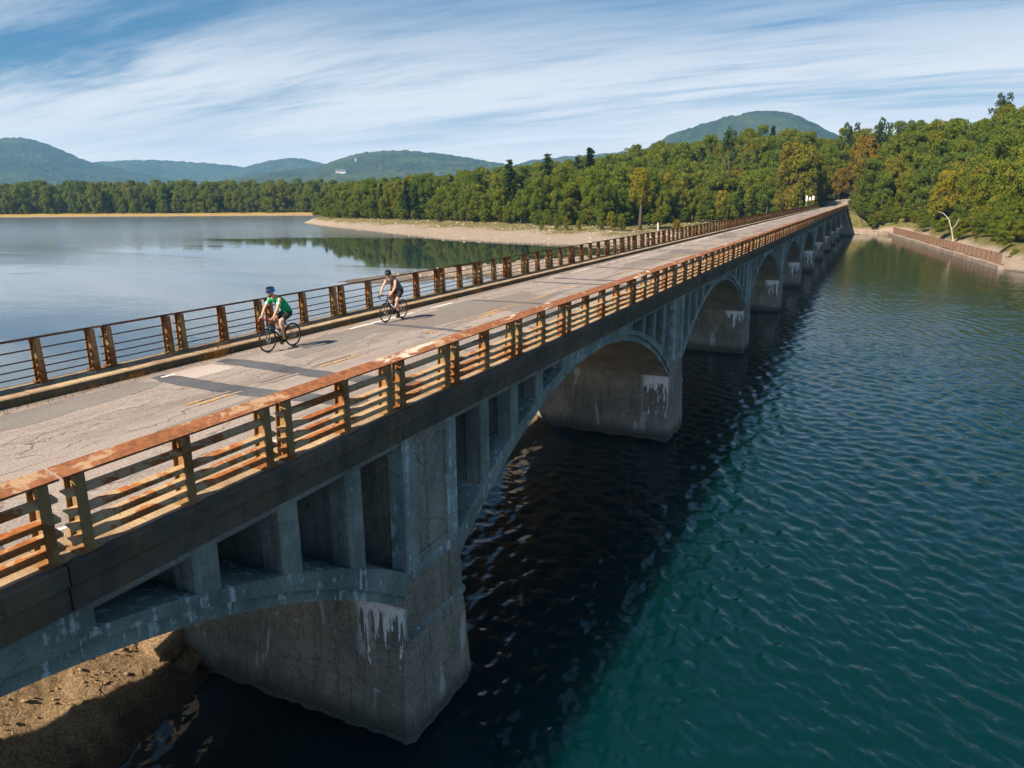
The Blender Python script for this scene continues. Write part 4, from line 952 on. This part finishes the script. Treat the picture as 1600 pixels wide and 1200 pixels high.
flat_poly('asphalt_patch', [(.62, 6.36), (1.25, 6.33), (1.93, 6.36), (1.95, 7.2), (1.3, 7.32), (.55, 7.24)], ASPH_NEW, .005)
ASPH_MID = asphalt('grey_repair_asphalt', (.185, .165, .150), .10, False)
def blob(pts, seed, mat):
    rs = random.Random(seed); P = []
    for i in range(len(pts)):
        a, c = pts[i], pts[(i+1) % len(pts)]; n_ = max(2, int(math.hypot(a[0]-c[0], a[1]-c[1])/.25))
        for j in range(n_): f = j/n_; P.append((a[0]+(c[0]-a[0])*f+rs.uniform(-.035, .035), a[1]+(c[1]-a[1])*f+rs.uniform(-.035, .035)))
    flat_poly('asphalt_patch', P, mat, .0035)
blob([(-14, 6.55), (-3, 6.25), (-.4, 6.5), (.1, 6.8), (-.3, 7.35), (-5, 7.3), (-14, 7.25)], 3, ASPH_MID)
blob([(3.4, 5.7), (6.2, 5.75), (8.4, 6.3), (7.6, 6.95), (5.0, 6.55), (3.6, 6.35)], 4, ASPH_MID)
blob([(11.2, 1.6), (14.5, 1.9), (15.0, 3.9), (12.0, 3.6)], 5, ASPH_MID)
blob([(12.3, 6.0), (15.3, 6.05), (15.3, 7.0), (12.6, 6.95)], 6, ASPH_MID)
blob([(-3.2, 3.3), (.0, 3.5), (.1, 3.9), (-2.6, 3.75)], 7, ASPH_MID)
# painted lines
def line(x0, x1, y, w, mat, seed):
    rs = random.Random(seed); n_ = max(3, int((x1-x0)/.5)); V = []
    for i in range(n_+1):
        x = x0+(x1-x0)*i/n_; o = rs.uniform(-.008, .008); V += [(x, y-w/2+o, rz_(y)+.012), (x, y+w/2+rs.uniform(-.008, .008), rz_(y)+.012)]
    b = MB(); b.add(V, [(2*i, 2*i+2, 2*i+3, 2*i+1) for i in range(n_)]); place('lane_line', b.mesh('lane_line', mat), RD)
wl = [(.35, .75), (7.6, 12.4), (12.6, 14.3), (24.2, 26.0), (26.5, 31.5), (32.2, 35.6), (36.2, 43), (45, 46.5), (47.2, 52), (54, 55.4), (57, 66), (67, 74), (76, 92), (95, 99), (101, 122), (126, 150), (153, 190), (193, 238)]
for i, (a, c) in enumerate(wl): line(a, c, 7.14+.04*math.sin(i), .11, PAINT_W, i)
for i, (a, c) in enumerate([(-16, -3), (-2.6, -.2), (2.9, 8.6), (9.2, 15.2), (16, 22.2), (25, 60), (60, 120), (120, 240)]): line(a, c, 1.30, .10, PAINT_W, 40+i)
yl = [(-7.5, -5.5), (-1.1, .12), (1.0, 2.0), (2.8, 4.4), (8.0, 8.5), (9.3, 15.1), (16.0, 20.4), (21, 22.2), (25.2, 30.8), (31.6, 37.5), (38.4, 44.3), (47.4, 53), (54, 60), (61.5, 66.8), (70, 82), (84, 89), (92, 104), (106, 126), (128, 150), (152, 200), (202, 244)]
for i, (a, c) in enumerate(yl):
    line(a, c, 4.66, .10, PAINT_Y, 60+i); line(a+.1, c+.12, 4.44, .10, PAINT_Y, 90+i)
# grit and weeds at the kerb foot
gx_ = []; gy_ = []
for _ in range(900):
    x = rng.choice([rng.uniform(-4, 2), rng.uniform(-8, 40)]); gx_.append(x); gy_.append(7.765-abs(rng.gauss(0, .16)))
b = MB()
for x, y in zip(gx_, gy_):
    s_ = rng.uniform(.006, .022); z = rz_(y)
    if y < RY0+.05: continue
    b.add([(x-s_, y-s_*.6, z), (x+s_, y-s_*.4, z), (x+s_*.3, y+s_, z), (x, y, z+s_)], [(0, 1, 3), (1, 2, 3), (2, 0, 3)])
tag(place('kerb_grit', b.mesh('kerb_grit', plain('grit', (.33, .26, .17), .9, .1, var=.5, scale=20))), kind='stuff')
WEED = plain('dry_weed', (.42, .22, .04), .8, .1, var=.45, scale=6); b = MB()
for (x0, y0, n_, h) in [(.1, 7.74, 40, .13), (2.6, 7.75, 70, .26), (2.9, 7.95, 20, .2), (-1.0, 7.74, 25, .1), (10.9, 7.72, 90, .14), (11.6, 7.7, 60, .12), (14.9, 7.74, 40, .16), (17.5, 7.74, 40, .18), (8.2, 7.74, 30, .1), (19.5, 7.74, 40, .12), (5.4, 7.75, 20, .12)]:
    for _ in range(n_):
        x = x0+rng.gauss(0, .22); y = y0-abs(rng.gauss(0, .03)); a = rng.uniform(0, 6.28); L = h*rng.uniform(.4, 1.2); w = .007; z = rz_(7.7)+(.2 if y0 > 7.8 else 0)
        dx, dy = math.cos(a)*L*.5, -abs(math.sin(a))*L*.35
        b.add([(x-w, y, z), (x+w, y, z), (x+dx*.6+w, y+dy*.5, z+L*.6), (x+dx*.6-w, y+dy*.5, z+L*.6), (x+dx, y+dy, z+L)], [(0, 1, 2, 3), (3, 2, 4)])
for _ in range(420):
    x = rng.uniform(-6, 60); y = 7.76-abs(rng.gauss(0, .03)); L = rng.uniform(.02, .07); w = .008; z = rz_(7.7)
    b.add([(x-w, y, z), (x+w, y, z), (x+rng.uniform(-.04, .04), y-.02, z+L)], [(0, 1, 2)])
tag(place('kerb_weeds', b.mesh('kerb_weeds', WEED)), kind='stuff')

# ------------------------------------------------------------------ weir under the bridge
wx = np.arange(-14, 21.9, .10); wy = np.concatenate([np.arange(4.2, 10.2, .10), np.arange(10.2, 12.2, .3), np.arange(12.5, 17, .8)]); V = []
for x in wx:
    y0 = 5.95+(.24*x if x < 0 else -.012*x); y0 = max(y0, 4.5)
    for y in wy:
        t = y-y0; z = t*.56 if t < 0 else (t*.58 if t < 3.6 else 2.09+.14*(1-math.exp(-(t-3.6)))); z = z if y < 11 else z-(y-11)*.75
        p = Vector((x, y, 0)); z += mnoise.noise(p*1.1)*.10+mnoise.noise(p*4.1)*.05+mnoise.noise(p*9)*.03
        V.append((x, y, max(z, -1.4)))
nw = len(wy); Fw = [(i*nw+j, (i+1)*nw+j, (i+1)*nw+j+1, i*nw+j+1) for i in range(len(wx)-1) for j in range(nw-1)]
wo = place('weir', npmesh('weir', V, np.array(Fw), CON_WEIR)); tag(wo, 'rough rubble concrete weir slope lying half sunlit under the bridge', 'weir')
# loose stones on the weir
wn_ = 1500; sx1 = nr.uniform(-12, 1.0, wn_); sy1 = nr.uniform(5.2, 9.8, wn_); zz1 = []
Vw = np.array(V).reshape(len(wx), nw, 3)
ix = np.clip(((sx1+14)/.10).astype(int), 0, len(wx)-1); iy = np.clip(np.searchsorted(wy, sy1), 0, nw-1); zz1 = Vw[ix, iy, 2]
_h = height; height = lambda X, Y, sd=None: zz1
tag(place('weir_stones', rock_mass('weir_stones', sx1, sy1, np.abs(nr.randn(wn_))*.030+.018, CON_WEIR, seed=9)), kind='stuff'); height = _h
for (x, y, z, s_, lab) in [(-.75, 7.0, .75, .42, 'dark broken block wedged between weir and nearest pier, larger one'), (-.55, 6.3, .28, .3, 'dark broken block at the waterline beside the nearest pier')]:
    b = MB(); b.obox((0, 0, 0), (s_, .1, .05), (-.08, s_*.7, .12), (0, -.1, s_*.5)); me = b.mesh('rubble_block', CON_WEIR); wobble(me, .12, 2.9, x)
    tag(place('rubble_block', me, None, (x, y, z)), lab, 'block')

# ------------------------------------------------------------------ low wall and fence on the right bank
A_, B2, C2 = Vector((233.0, -2.6, 0)), Vector((231.6, -12.3, 0)), Vector((123.8, -26.3, 0))
WALL_M, _ = concrete('bank_wall_stone', (.40, .31, .24), (.25, .19, .15), (.48, .42, .36), .6, .6, .5)
wall = empty('retaining_wall', B2, 0, 'low pale stone retaining wall along the right bank below the rusty fence', 'wall')
def run(p, q, n_): return [p.lerp(q, i/n_) for i in range(n_+1)]
def wallseg(p, q, n_, h0, h1, w):
    Pn = run(p, q, n_)
    for i in range(n_):
        a, c = Pn[i]-B2, Pn[i+1]-B2; t = (c-a).normalized(); nrm = Vector((-t.y, t.x, 0)); g = t*.03; hh = rng.uniform(-.05, .05)
        b = MB(); m_ = (a+c)/2; b.obox(m_+Vector((0, 0, (h1+h0)/2+hh/2)), (c-a)/2-g, nrm*w/2, (0, 0, (h1-h0+hh)/2)); place('coping_stone', b.mesh('coping_stone', WALL_M), wall)
wallseg(A_, B2, 7, -1.2, 1.0, 1.0); wallseg(B2, C2, 72, -1.2, .62, 1.0)
nB = (C2-B2).normalized(); nn_ = Vector((-nB.y, nB.x, 0)); nn_ = nn_ if nn_.y < 0 else -nn_
fence = empty('steel_fence', B2+nn_*.9, 0, 'long rusty brown board fence standing on the low wall of the right bank', 'fence')
FM = rust_paint('rusty_fence', (.21, .155, .11), (.30, .125, .05), .52)
NP = 36; L_ = (C2-B2).length-4
for i in range(NP):
    a = nB*(L_*i/NP); c = nB*(L_*(i+1)/NP); b = MB(); m_ = 9
    for j in range(m_):
        p = a.lerp(c, (j+.5)/m_); o = nn_*(.05 if j % 2 else -.02); b.obox(p+o+Vector((0, 0, 1.42+rng.uniform(-.02, .02))), nB*(L_/NP/m_/2*.97), nn_*.025, (0, 0, .82))
    place('fence_panel', b.mesh('fence_panel', FM), fence)
    b = MB(); b.obox(a+Vector((0, 0, 1.42))-nn_*.06, nB*.05, nn_*.05, (0, 0, .80)); place('post', b.mesh('fence_post', RAIL_FAR), fence)

# ------------------------------------------------------------------ signs by the rail end
SW = plain('sign_white', (.80, .80, .80), .4, .4, var=.04); SPM = plain('sign_post_steel', (.42, .42, .40), .5, .4); SPY = plain('sign_post_yellow', (.50, .36, .05), .6, .3); SBK = plain('sign_print', (.04, .04, .05), .6, .2)
def sign(px, D, zt, h, w, wb, pm, lab, tilt=0.):
    x, y, _ = pxyz(px, D, 0); z0 = 7.3 if x < 247 else float(height(np.array([x]), np.array([y]))[0])
    e = empty('road_sign', (x, y, z0), 0, lab, 'sign'); b = MB(); b.box(-.04, .04, -.05, .05, -.5, zt-z0-.05); place('post', b.mesh('sign_post', pm), e, (.05, 0, 0), 0)
    b = MB(); b.obox((0, 0, zt-z0-h/2), (.012, 0, 0), (0, w/2, 0), (0, 0, h/2)); bd = place('board', b.mesh('sign_board', SW), e, (-.02, 0, 0), tilt)
    if wb:
        b = MB()
        for q in (.2, -.02, -.24): b.obox((-.016, 0, zt-z0-h/2+q*h), (.003, 0, 0), (0, w*.28, 0), (0, 0, h*.045))
        place('print', b.mesh('sign_print', SBK), bd)
sign(1265.5, 256, 11.2, 1.7, .5, False, SPM, 'tall narrow white sign on a pale post, leftmost of the three by the rail end', R(-18))
sign(1271.0, 258, 10.7, 1.0, .55, False, SPY, 'smallest white sign board, between the two others by the rail end')
sign(1276.4, 258, 11.1, 1.25, .6, True, SPY, 'white sign with dark print on a yellow post, rightmost of three')

# ------------------------------------------------------------------ bicycles and riders
def bike(name, loc, rz, label, fr, acc, bar, bottles, crank):
    E = empty(name, loc, rz, label, 'bicycle'); RB = plain(name+'_tyre', (.018, .018, .02), .6, .3, var=.1); AL = plain(name+'_metal', (.35, .35, .36), .35, .5, .7)
    FR = plain(name+'_frame', fr, .3, .5, var=.1); AC = plain(name+'_accent', acc, .4, .4, var=.1); BT = plain(name+'_tape', bar, .6, .3, var=.1); BK = plain(name+'_black', (.02, .02, .022), .4, .4)
    for wxp in (.505, -.505):
        we = bpy.data.objects.new('wheel', None); link(we, E); we.location = (wxp, 0, .34)
        b = MB(); b.torus((0, 0, 0), .325, .0155, 44, 8); place('tyre', b.mesh('tyre', RB, True), we)
        b = MB(); b.torus((0, 0, 0), .300, .0115, 44, 6)
        place('rim', b.mesh('rim', BK, True), we)
        b = MB()
        for i in range(24):
            a = 2*math.pi*i/24; b.tube([(0, .02*(-1)**i, 0), (.295*math.cos(a), 0, .295*math.sin(a))], .0013, 4, cap=False)
        b.tube([(0, -.05, 0), (0, .05, 0)], .02, 10); place('spokes', b.mesh('spokes', AL), we)
        b = MB(); b.tube([(0, .040, 0), (0, .044, 0)], .078, 20); place('brake_disc', b.mesh('brake_disc', AL), we)
    BB = (-.065, 0, .27); HT = (.365, 0, .86); HB = (.40, 0, .72); ST = (-.225, 0, .80); RA = (-.505, 0, .34)
    b = MB(); b.tube([BB, (HB[0]-.01, 0, HB[2]+.02)], [.026, .030], 10); b.tube([ST, (HT[0]+.01, 0, HT[2]-.03)], [.016, .021], 10); b.tube([BB, ST], [.021, .017], 10); b.tube([HT, HB], .024, 10)
    for s_ in (-1, 1): b.tube([(BB[0], s_*.03, BB[2]), (RA[0], s_*.055, RA[2])], [.014, .009], 6); b.tube([(ST[0], s_*.012, ST[2]-.06), (RA[0], s_*.055, RA[2])], [.011, .008], 6)
    place('frame', b.mesh('frame', FR, True), E)
    b = MB()
    for s_ in (-1, 1): b.tube([(HB[0], s_*.03, HB[2]), (.425, s_*.048, .62), (.505, s_*.05, .34)], [.018, .016, .009], 8)
    b.tube([(HB[0], -.035, HB[2]), (HB[0], .035, HB[2])], .02, 8); place('fork', b.mesh('fork', FR, True), E)
    b = MB(); b.tube([ST, (-.262, 0, .975)], .0135, 8); place('seatpost', b.mesh('seatpost', BK, True), E)
    b = MB(); b.eloft([((-.40, 0, .99), (0, .03, 0), (0, 0, .01)), ((-.37, 0, .992), (0, .070, 0), (0, 0, .022)), ((-.29, 0, .985), (0, .058, 0), (0, 0, .022)), ((-.2, 0, .982), (0, .025, 0), (0, 0, .018)), ((-.13, 0, .978), (0, .016, 0), (0, 0, .012))], 12); place('saddle', b.mesh('saddle', BK, True), E)
    b = MB(); b.tube([(HT[0], 0, HT[2]-.01), (.35, 0, .90), (.445, 0, .925)], .016, 8); b.tube([(.445, -.20, .925), (.445, .20, .925)], .013, 8); place('stem', b.mesh('stem', BK, True), E)
    b = MB()
    for s_ in (-1, 1): b.tube([(.445, s_*.06, .925), (.445, s_*.19, .925), (.48, s_*.212, .925), (.525, s_*.214, .905), (.535, s_*.216, .86), (.51, s_*.218, .81), (.455, s_*.22, .795), (.405, s_*.22, .80)], .0165, 8)
    place('handlebar', b.mesh('handlebar', BT, True), E)
    b = MB()
    for s_ in (-1, 1): b.tube([(.49, s_*.213, .935), (.535, s_*.214, .955), (.56, s_*.214, .985)], [.018, .018, .013], 8); b.tube([(.555, s_*.214, .96), (.575, s_*.216, .89), (.56, s_*.216, .84)], [.008, .006, .005], 6)
    place('brake_levers', b.mesh('brake_levers', BK, True), E)
    cx_, cz_ = crank; b = MB(); L = Vector((cx_, 0, cz_))
    b.tube([(BB[0], .06, BB[2]), (BB[0]+cx_, .075, BB[2]+cz_)], .012, 6); b.tube([(BB[0], -.06, BB[2]), (BB[0]-cx_, -.075, BB[2]-cz_)], .012, 6); b.tube([(BB[0], -.065, BB[2]), (BB[0], .065, BB[2])], .016, 8)
    b.tube([(BB[0], -.05, BB[2]), (BB[0], -.046, BB[2])], .085, 24); place('crankset', b.mesh('crankset', BK), E)
    for s_ in (1, -1):
        b = MB(); b.box(BB[0]+s_*cx_-.045, BB[0]+s_*cx_+.045, s_*.125-.04, s_*.125+.04, BB[2]+s_*cz_-.01, BB[2]+s_*cz_+.008); place('pedal', b.mesh('pedal', AC), E)
    b = MB(); b.tube([(BB[0], -.048, BB[2]+.085), (RA[0], -.048, RA[2]+.03)], .004, 5); b.tube([(BB[0], -.048, BB[2]-.085), (RA[0]+.02, -.048, RA[2]-.09), (RA[0], -.048, RA[2]-.03)], .004, 5); b.tube([(RA[0], -.056, RA[2]), (RA[0], -.035, RA[2])], .045, 16); place('chain', b.mesh('chain', AL), E)
    for j, (p, q, c) in enumerate(bottles):
        b = MB(); b.tube([p, q], .036, 10); q2 = Vector(q)+(Vector(q)-Vector(p)).normalized()*.035; b.tube([q, q2], .02, 8); place('bottle', b.mesh('bottle', plain(name+'_bottle%d' % j, c, .4, .4), True), E)
    return E

def remesh(o, vox, it=6, f=.5):
    m_ = o.modifiers.new('remesh', 'REMESH'); m_.mode = 'VOXEL'; m_.voxel_size = vox; m_.use_smooth_shade = True
    s_ = o.modifiers.new('smooth', 'SMOOTH'); s_.factor = f; s_.iterations = it

def seg(b, p, q, r0, r1, rm=None, n_=12, flat=1.0):
    p, q = Vector(p), Vector(q); rm = rm or (r0+r1)/2*1.08; t = (q-p).normalized(); s_ = t.cross(Vector((1, 0, 0)))
    s_ = s_.normalized() if s_.length > .1 else t.cross(Vector((0, 1, 0))).normalized(); w = t.cross(s_)
    b.eloft([(p-t*r0*.7, s_*r0*.45, w*r0*.45), (p, s_*r0, w*r0*flat), (p.lerp(q, .35), s_*rm, w*rm*flat), (p.lerp(q, .75), s_*(r1+(rm-r1)*.4), w*(r1+(rm-r1)*.4)), (q, s_*r1, w*r1), (q+t*r1*.7, s_*r1*.45, w*r1*.45)], n_)

def rider(loc, rz, J, label, skin, jersey, shortsc, helm, helm2, hair, sleeve, extra):
    SK = plain('rider_skin', skin, .55, .35, var=.08)
    b = MB(); hip, wa, ch, uc, nb, nt, hd = [Vector(J[q]) for q in ('hip', 'waist', 'chest', 'upper', 'neck', 'nape', 'head')]
    def tor(k_, dw=0.):
        sp = [(hip, .155, .115), (wa, .135, .10), (ch, .155, .11), (uc, .175, .095), (nb, .09, .065)]; secs = []
        for i, (c, w, h_) in enumerate(sp):
            t = (sp[min(i+1, 4)][0]-sp[max(i-1, 0)][0]).normalized(); up = t.cross(Vector((0, 1, 0))).normalized()
            secs.append((c, Vector((0, w+dw, 0)), up*(h_+dw)))
        return secs
    T = tor(0); e0 = hip-(wa-hip).normalized()*.10; b.eloft([(e0, (0, .10, 0), Vector(T[0][2])*.6)]+T, 18)
    b.tube([nb-(nt-nb)*.6, nb, nt, nt.lerp(hd, .5)], [.07, .058, .054, .05], 12)
    F_ = Vector((math.cos(R(J['look'])), 0, math.sin(R(J['look'])))); U_ = Vector((-F_.z, 0, F_.x)); S_ = Vector((0, 1, 0))
    if 'turn' in J:
        q = Matrix.Rotation(R(J['turn']), 3, 'Z'); F_ = q@F_; S_ = q@S_; U_ = q@U_
    # head: skull, face, jaw, nose, ears
    def hp(f, s_, u_): return hd+F_*f+S_*s_+U_*u_
    b.eloft([(hp(-.01, 0, .115), S_*.035, F_*.045), (hp(-.01, 0, .10), S_*.058, F_*.070), (hp(-.01, 0, .06), S_*.075, F_*.094), (hp(-.005, 0, .01), S_*.077, F_*.098), (hp(.0, 0, -.035), S_*.070, F_*.088), (hp(.02, 0, -.075), S_*.058, F_*.070), (hp(.04, 0, -.11), S_*.038, F_*.045), (hp(.05, 0, -.122), S_*.015, F_*.02)], 18)
    b.eloft([(hp(.085, 0, .01), S_*.010, F_*.012), (hp(.105, 0, -.02), S_*.014, F_*.016), (hp(.105, 0, -.034), S_*.018, F_*.014), (hp(.09, 0, -.045), S_*.010, F_*.01)], 8)
    for s_ in (-1, 1): b.eloft([(hp(-.005, s_*.074, .022), S_*.006, F_*.012), (hp(-.01, s_*.082, .0), S_*.009, F_*.020), (hp(.0, s_*.078, -.028), S_*.006, F_*.010)], 8)
    b.eloft([(hp(.085, 0, -.062), S_*.022, U_*.006), (hp(.096, 0, -.063), S_*.020, U_*.007)], 8)
    for sd_, s_ in (('L', 1), ('R', -1)):
        sh, el, ha = [Vector(J[q+sd_]) for q in ('sh', 'el', 'ha')]; seg(b, sh, el, .056, .040, .050); seg(b, el, ha, .041, .027, .040)
        dr_ = (ha-el).normalized(); side_ = Vector((0, 1, 0)); fw = Vector((1, 0, -.12)).normalized(); up = side_.cross(fw)*-1
        b.eloft([(ha-fw*.02, side_*.026, up*.022), (ha+fw*.02, side_*.036, up*.018), (ha+fw*.065, side_*.040, up*.015), (ha+fw*.085, side_*.036, up*.012)], 10)
        for i, L_f in enumerate((.060, .070, .066, .052)):          # fingers curled over the lever hood
            y = -.030+.020*i; base = ha+fw*.08+Vector((0, s_*y, 0)); k1 = base+fw*L_f*.45+Vector((0, 0, -.010)); k2 = k1+Vector((.25, 0, -1)).normalized()*L_f*.4; k3 = k2+Vector((-.7, 0, -.7)).normalized()*L_f*.28
            b.tube([base-fw*.02, base, k1, k2, k3], [.011, .0105, .0098, .009, .0078], 7)
        tb = ha+fw*.02+Vector((0, -s_*.034, -.004)); b.tube([tb, tb+Vector((.03, -s_*.016, -.012)), tb+Vector((.055, -s_*.002, -.030))], [.013, .011, .009], 7)
        hp_, kn, an = [Vector(J[q+sd_]) for q in ('hp', 'kn', 'an')]; seg(b, hp_, kn, .088, .055, .083); seg(b, kn, an, .056, .034, .059)
        to = Vector(J['to'+sd_]); he = an+Vector((-.045, 0, -.055)); b.eloft([(he, (0, .025, 0), (0, 0, .03)), (an+Vector((.01, 0, -.05)), (0, .034, 0), (0, 0, .036)), (an.lerp(to, .6)+Vector((0, 0, -.015)), (0, .042, 0), (0, 0, .026)), (to, (0, .036, 0), (0, 0, .018))], 10)
    P = place('person', b.mesh('person_body', SK), None, loc, rz); remesh(P, .0095, 3); tag(P, label, 'person')
    def cloth(name, b_, mat, vox=.011, it=4):
        o = place(name, b_.mesh(name, mat), P); remesh(o, vox, it); return o
    b = MB(); T = tor(0, .014); e0 = T[0][0]+(T[1][0]-T[0][0])*.15; b.eloft([(e0, T[0][1], T[0][2])]+T[1:4]+[(nb.lerp(uc, .35), (0, .105, 0), T[4][2]*1.15)], 18)
    for sd_ in 'LR':
        sh, el = Vector(J['sh'+sd_]), Vector(J['el'+sd_]); q = sh.lerp(el, sleeve); seg(b, sh+(uc-sh)*.25, q, .070, .056 if sleeve > .3 else .062, .064)
    cloth('jersey', b, jersey)
    if sleeve > .3:
        b = MB()
        for sd_ in 'LR': sh, el = Vector(J['sh'+sd_]), Vector(J['el'+sd_]); t = (el-sh).normalized(); s_ = t.cross(Vector((1, 0, 0))).normalized(); w = t.cross(s_); b.eloft([(sh.lerp(el, f), s_*.0615, w*.0615) for f in (.40, .46, .53, .585)], 14)
        place('sleeve_band', b.mesh('sleeve_band', extra, True), P)
    b = MB(); T = tor(0, .012); t = (wa-hip).normalized(); b.eloft([(hip-t*.115, (0, .11, 0), T[0][2]*.62), (hip-t*.05, (0, .155, 0), T[0][2]*.95), T[0], (hip+t*.10, T[1][1]*1.04, T[1][2]*1.04)], 18)
    for sd_ in 'LR':
        hp_, kn = Vector(J['hp'+sd_]), Vector(J['kn'+sd_]); seg(b, hp_, hp_.lerp(kn, .72), .100, .076, .092)
    cloth('shorts', b, shortsc)
    b = MB()
    for sd_ in 'LR':
        kn, an = Vector(J['kn'+sd_]), Vector(J['an'+sd_]); b.tube([an+(kn-an)*.24, an+(kn-an)*.08, an], [.046, .042, .042], 10)
    place('socks', b.mesh('socks', J['sock'], True), P)
    for sd_ in 'LR':
        an, to = Vector(J['an'+sd_]), Vector(J['to'+sd_]); b = MB(); he = an+Vector((-.05, 0, -.058)); b.eloft([(he+Vector((-.015, 0, 0)), (0, .018, 0), (0, 0, .026)), (he, (0, .033, 0), (0, 0, .040)), (an+Vector((.01, 0, -.048)), (0, .041, 0), (0, 0, .046)), (an.lerp(to, .62)+Vector((0, 0, -.014)), (0, .049, 0), (0, 0, .033)), (to+Vector((.012, 0, 0)), (0, .04, 0), (0, 0, .022)), (to+Vector((.03, 0, 0)), (0, .02, 0), (0, 0, .01))], 12)
        place('shoe', b.mesh('shoe', shortsc, True), P)
    # helmet: shell with vents between ribs
    b = MB(); secs = []
    for f in np.linspace(0, 1, 9): a = math.pi*(.04+.56*f); secs.append((hp(-.012-.02*f, 0, .034+.102*math.cos(a)), S_*(.108*math.sin(a)**.8), F_*(.137*math.sin(a)**.8)))
    b.eloft(secs, 22); ho = place('helmet', b.mesh('helmet', helm, True), P)
    b = MB()
    for j in (-2, -1, 0, 1, 2):
        pts = []
        for f in np.linspace(-.8, .85, 9): a = f*math.pi/2; pts.append(hp(-.02+.150*math.sin(a), j*.036*math.cos(a*.9), .036+.116*math.cos(a)*(1-abs(j)*.045)))
        b.tube(pts, [.004]+[.011]*7+[.004], 6)
    place('vent_rib', b.mesh('vent_rib', helm2, True), ho)
    b = MB(); b.eloft([(hp(.088, 0, .036), S_*.058, F_*.018), (hp(.094, 0, .018), S_*.068, F_*.02), (hp(.09, 0, .0), S_*.056, F_*.016)], 14); place('sunglasses', b.mesh('sunglasses', plain('dark_lens', (.01, .015, .02), .1, .7), True), P)
    b = MB()
    for s_ in (-1, 1): b.tube([hp(.01, s_*.080, .01), hp(.03, s_*.066, -.06), hp(.045, s_*.01, -.118)], .005, 5)
    place('chin_strap', b.mesh('chin_strap', shortsc), P)
    if hair: 
        b = MB(); b.eloft([(hp(.03, 0, -.06), S_*.066, F_*.066), (hp(.045, 0, -.09), S_*.052, F_*.056), (hp(.052, 0, -.122), S_*.03, F_*.036)], 14); place('beard', b.mesh('beard', plain('beard_hair', (.05, .032, .02), .9, .1), True), P)
    return P

SOCK = plain('dark_sock', (.03, .03, .03), .8); SOCKY = plain('yellow_sock', (.45, .33, .05), .8)
LOC1 = (4.225, 6.95, rz_(6.95)+.001); LOC2 = (9.745, 6.87, rz_(6.87)+.001); RZB = math.pi
bike('road_bicycle', LOC1, RZB, 'dark teal road bicycle with red handlebar tape ridden by the person in green', (.012, .055, .075), (.30, .28, .05), (.45, .02, .03), [((.02, 0, .40), (.13, 0, .54), (.75, .78, .8)), ((-.115, 0, .42), (-.15, 0, .60), (.55, .06, .03))], (.14, -.098))
bike('road_bicycle', LOC2, RZB, 'black road bicycle with pale bottle ridden by the person in grey', (.02, .022, .024), (.05, .05, .05), (.03, .03, .03), [((.02, 0, .40), (.13, 0, .54), (.8, .78, .85)), ((-.115, 0, .42), (-.15, 0, .60), (.75, .72, .85))], (.02, -.170))
J1 = dict(hip=(-.35, 0, 1.03), waist=(-.255, 0, 1.20), chest=(-.09, 0, 1.36), upper=(.05, 0, 1.45), neck=(.13, 0, 1.515), nape=(.19, 0, 1.58), head=(.245, 0, 1.645), look=-12, turn=6,
          shL=(.10, .185, 1.445), shR=(.10, -.185, 1.445), elL=(.28, .235, 1.19), elR=(.28, -.235, 1.19), haL=(.435, .213, .975), haR=(.435, -.213, .975),
          hpL=(-.33, .095, .99), hpR=(-.33, -.095, .99), knL=(.065, .11, .80), anL=(-.015, .115, .295), toL=(.13, .125, .205), knR=(.085, -.11, .87), anR=(-.285, -.115, .50), toR=(-.14, -.125, .405), sock=SOCKY)
J2 = dict(hip=(-.38, 0, 1.02), waist=(-.275, 0, 1.18), chest=(-.11, 0, 1.33), upper=(.035, 0, 1.42), neck=(.12, 0, 1.49), nape=(.185, 0, 1.555), head=(.25, 0, 1.615), look=-14, turn=12,
          shL=(.09, .18, 1.41), shR=(.09, -.18, 1.41), elL=(.24, .25, 1.17), elR=(.26, -.25, 1.17), haL=(.435, .213, .975), haR=(.435, -.213, .975),
          hpL=(-.36, .095, .98), hpR=(-.36, -.095, .98), knL=(-.03, .11, .70), anL=(-.115, .115, .215), toL=(.02, .125, .125), knR=(.035, -.11, .95), anR=(-.16, -.115, .57), toR=(-.02, -.125, .47), sock=SOCK)
def jersey_mat(name, cols, sc_, lo, hi):
    m_, k = newmat(name); oc = k.n('ShaderNodeTexCoord').outputs['Object']; v = k.n('ShaderNodeTexVoronoi', {'Vector': oc, 'Scale': sc_}, feature='F1')
    c = k.mix(k.ramp(v.outputs['Distance'], lo, hi, 1, 0), cols[0], cols[1]); c = k.mix(k.ramp(k.noise(oc, 5, 3), .5, .56), c, cols[2])
    finish(k, c, .75, .2, k.noise(k.mapv(oc, (1, .5, 1.6)), 9, 4, .6), .8, .05); return m_
JG = jersey_mat('green_jersey', [(.0, .30, .115), (.0, .34, .13), (.0, .27, .12)], 6, .1, .2)
JR = jersey_mat('grey_dotted_jersey', [(.075, .115, .125), (.55, .06, .05), (.05, .16, .17)], 11, .22, .26)
BLK = plain('black_lycra', (.014, .014, .017), .6, .3); BLU = plain('blue_helmet_shell', (.01, .13, .50), .3, .5, var=.1); BLH = plain('black_helmet_shell', (.015, .017, .02), .3, .5)
PGR = plain('pale_green_cloth', (.50, .72, .60), .8, .2)
rider(LOC1, RZB, J1, 'cyclist in green jersey, black shorts and blue helmet riding in front', (.50, .27, .18), JG, BLK, BLU, BLH, True, .56, PGR)
rider(LOC2, RZB, J2, 'cyclist in grey sleeveless jersey and black helmet riding behind', (.52, .28, .19), JR, BLK, BLH, BLH, False, .12, PGR)
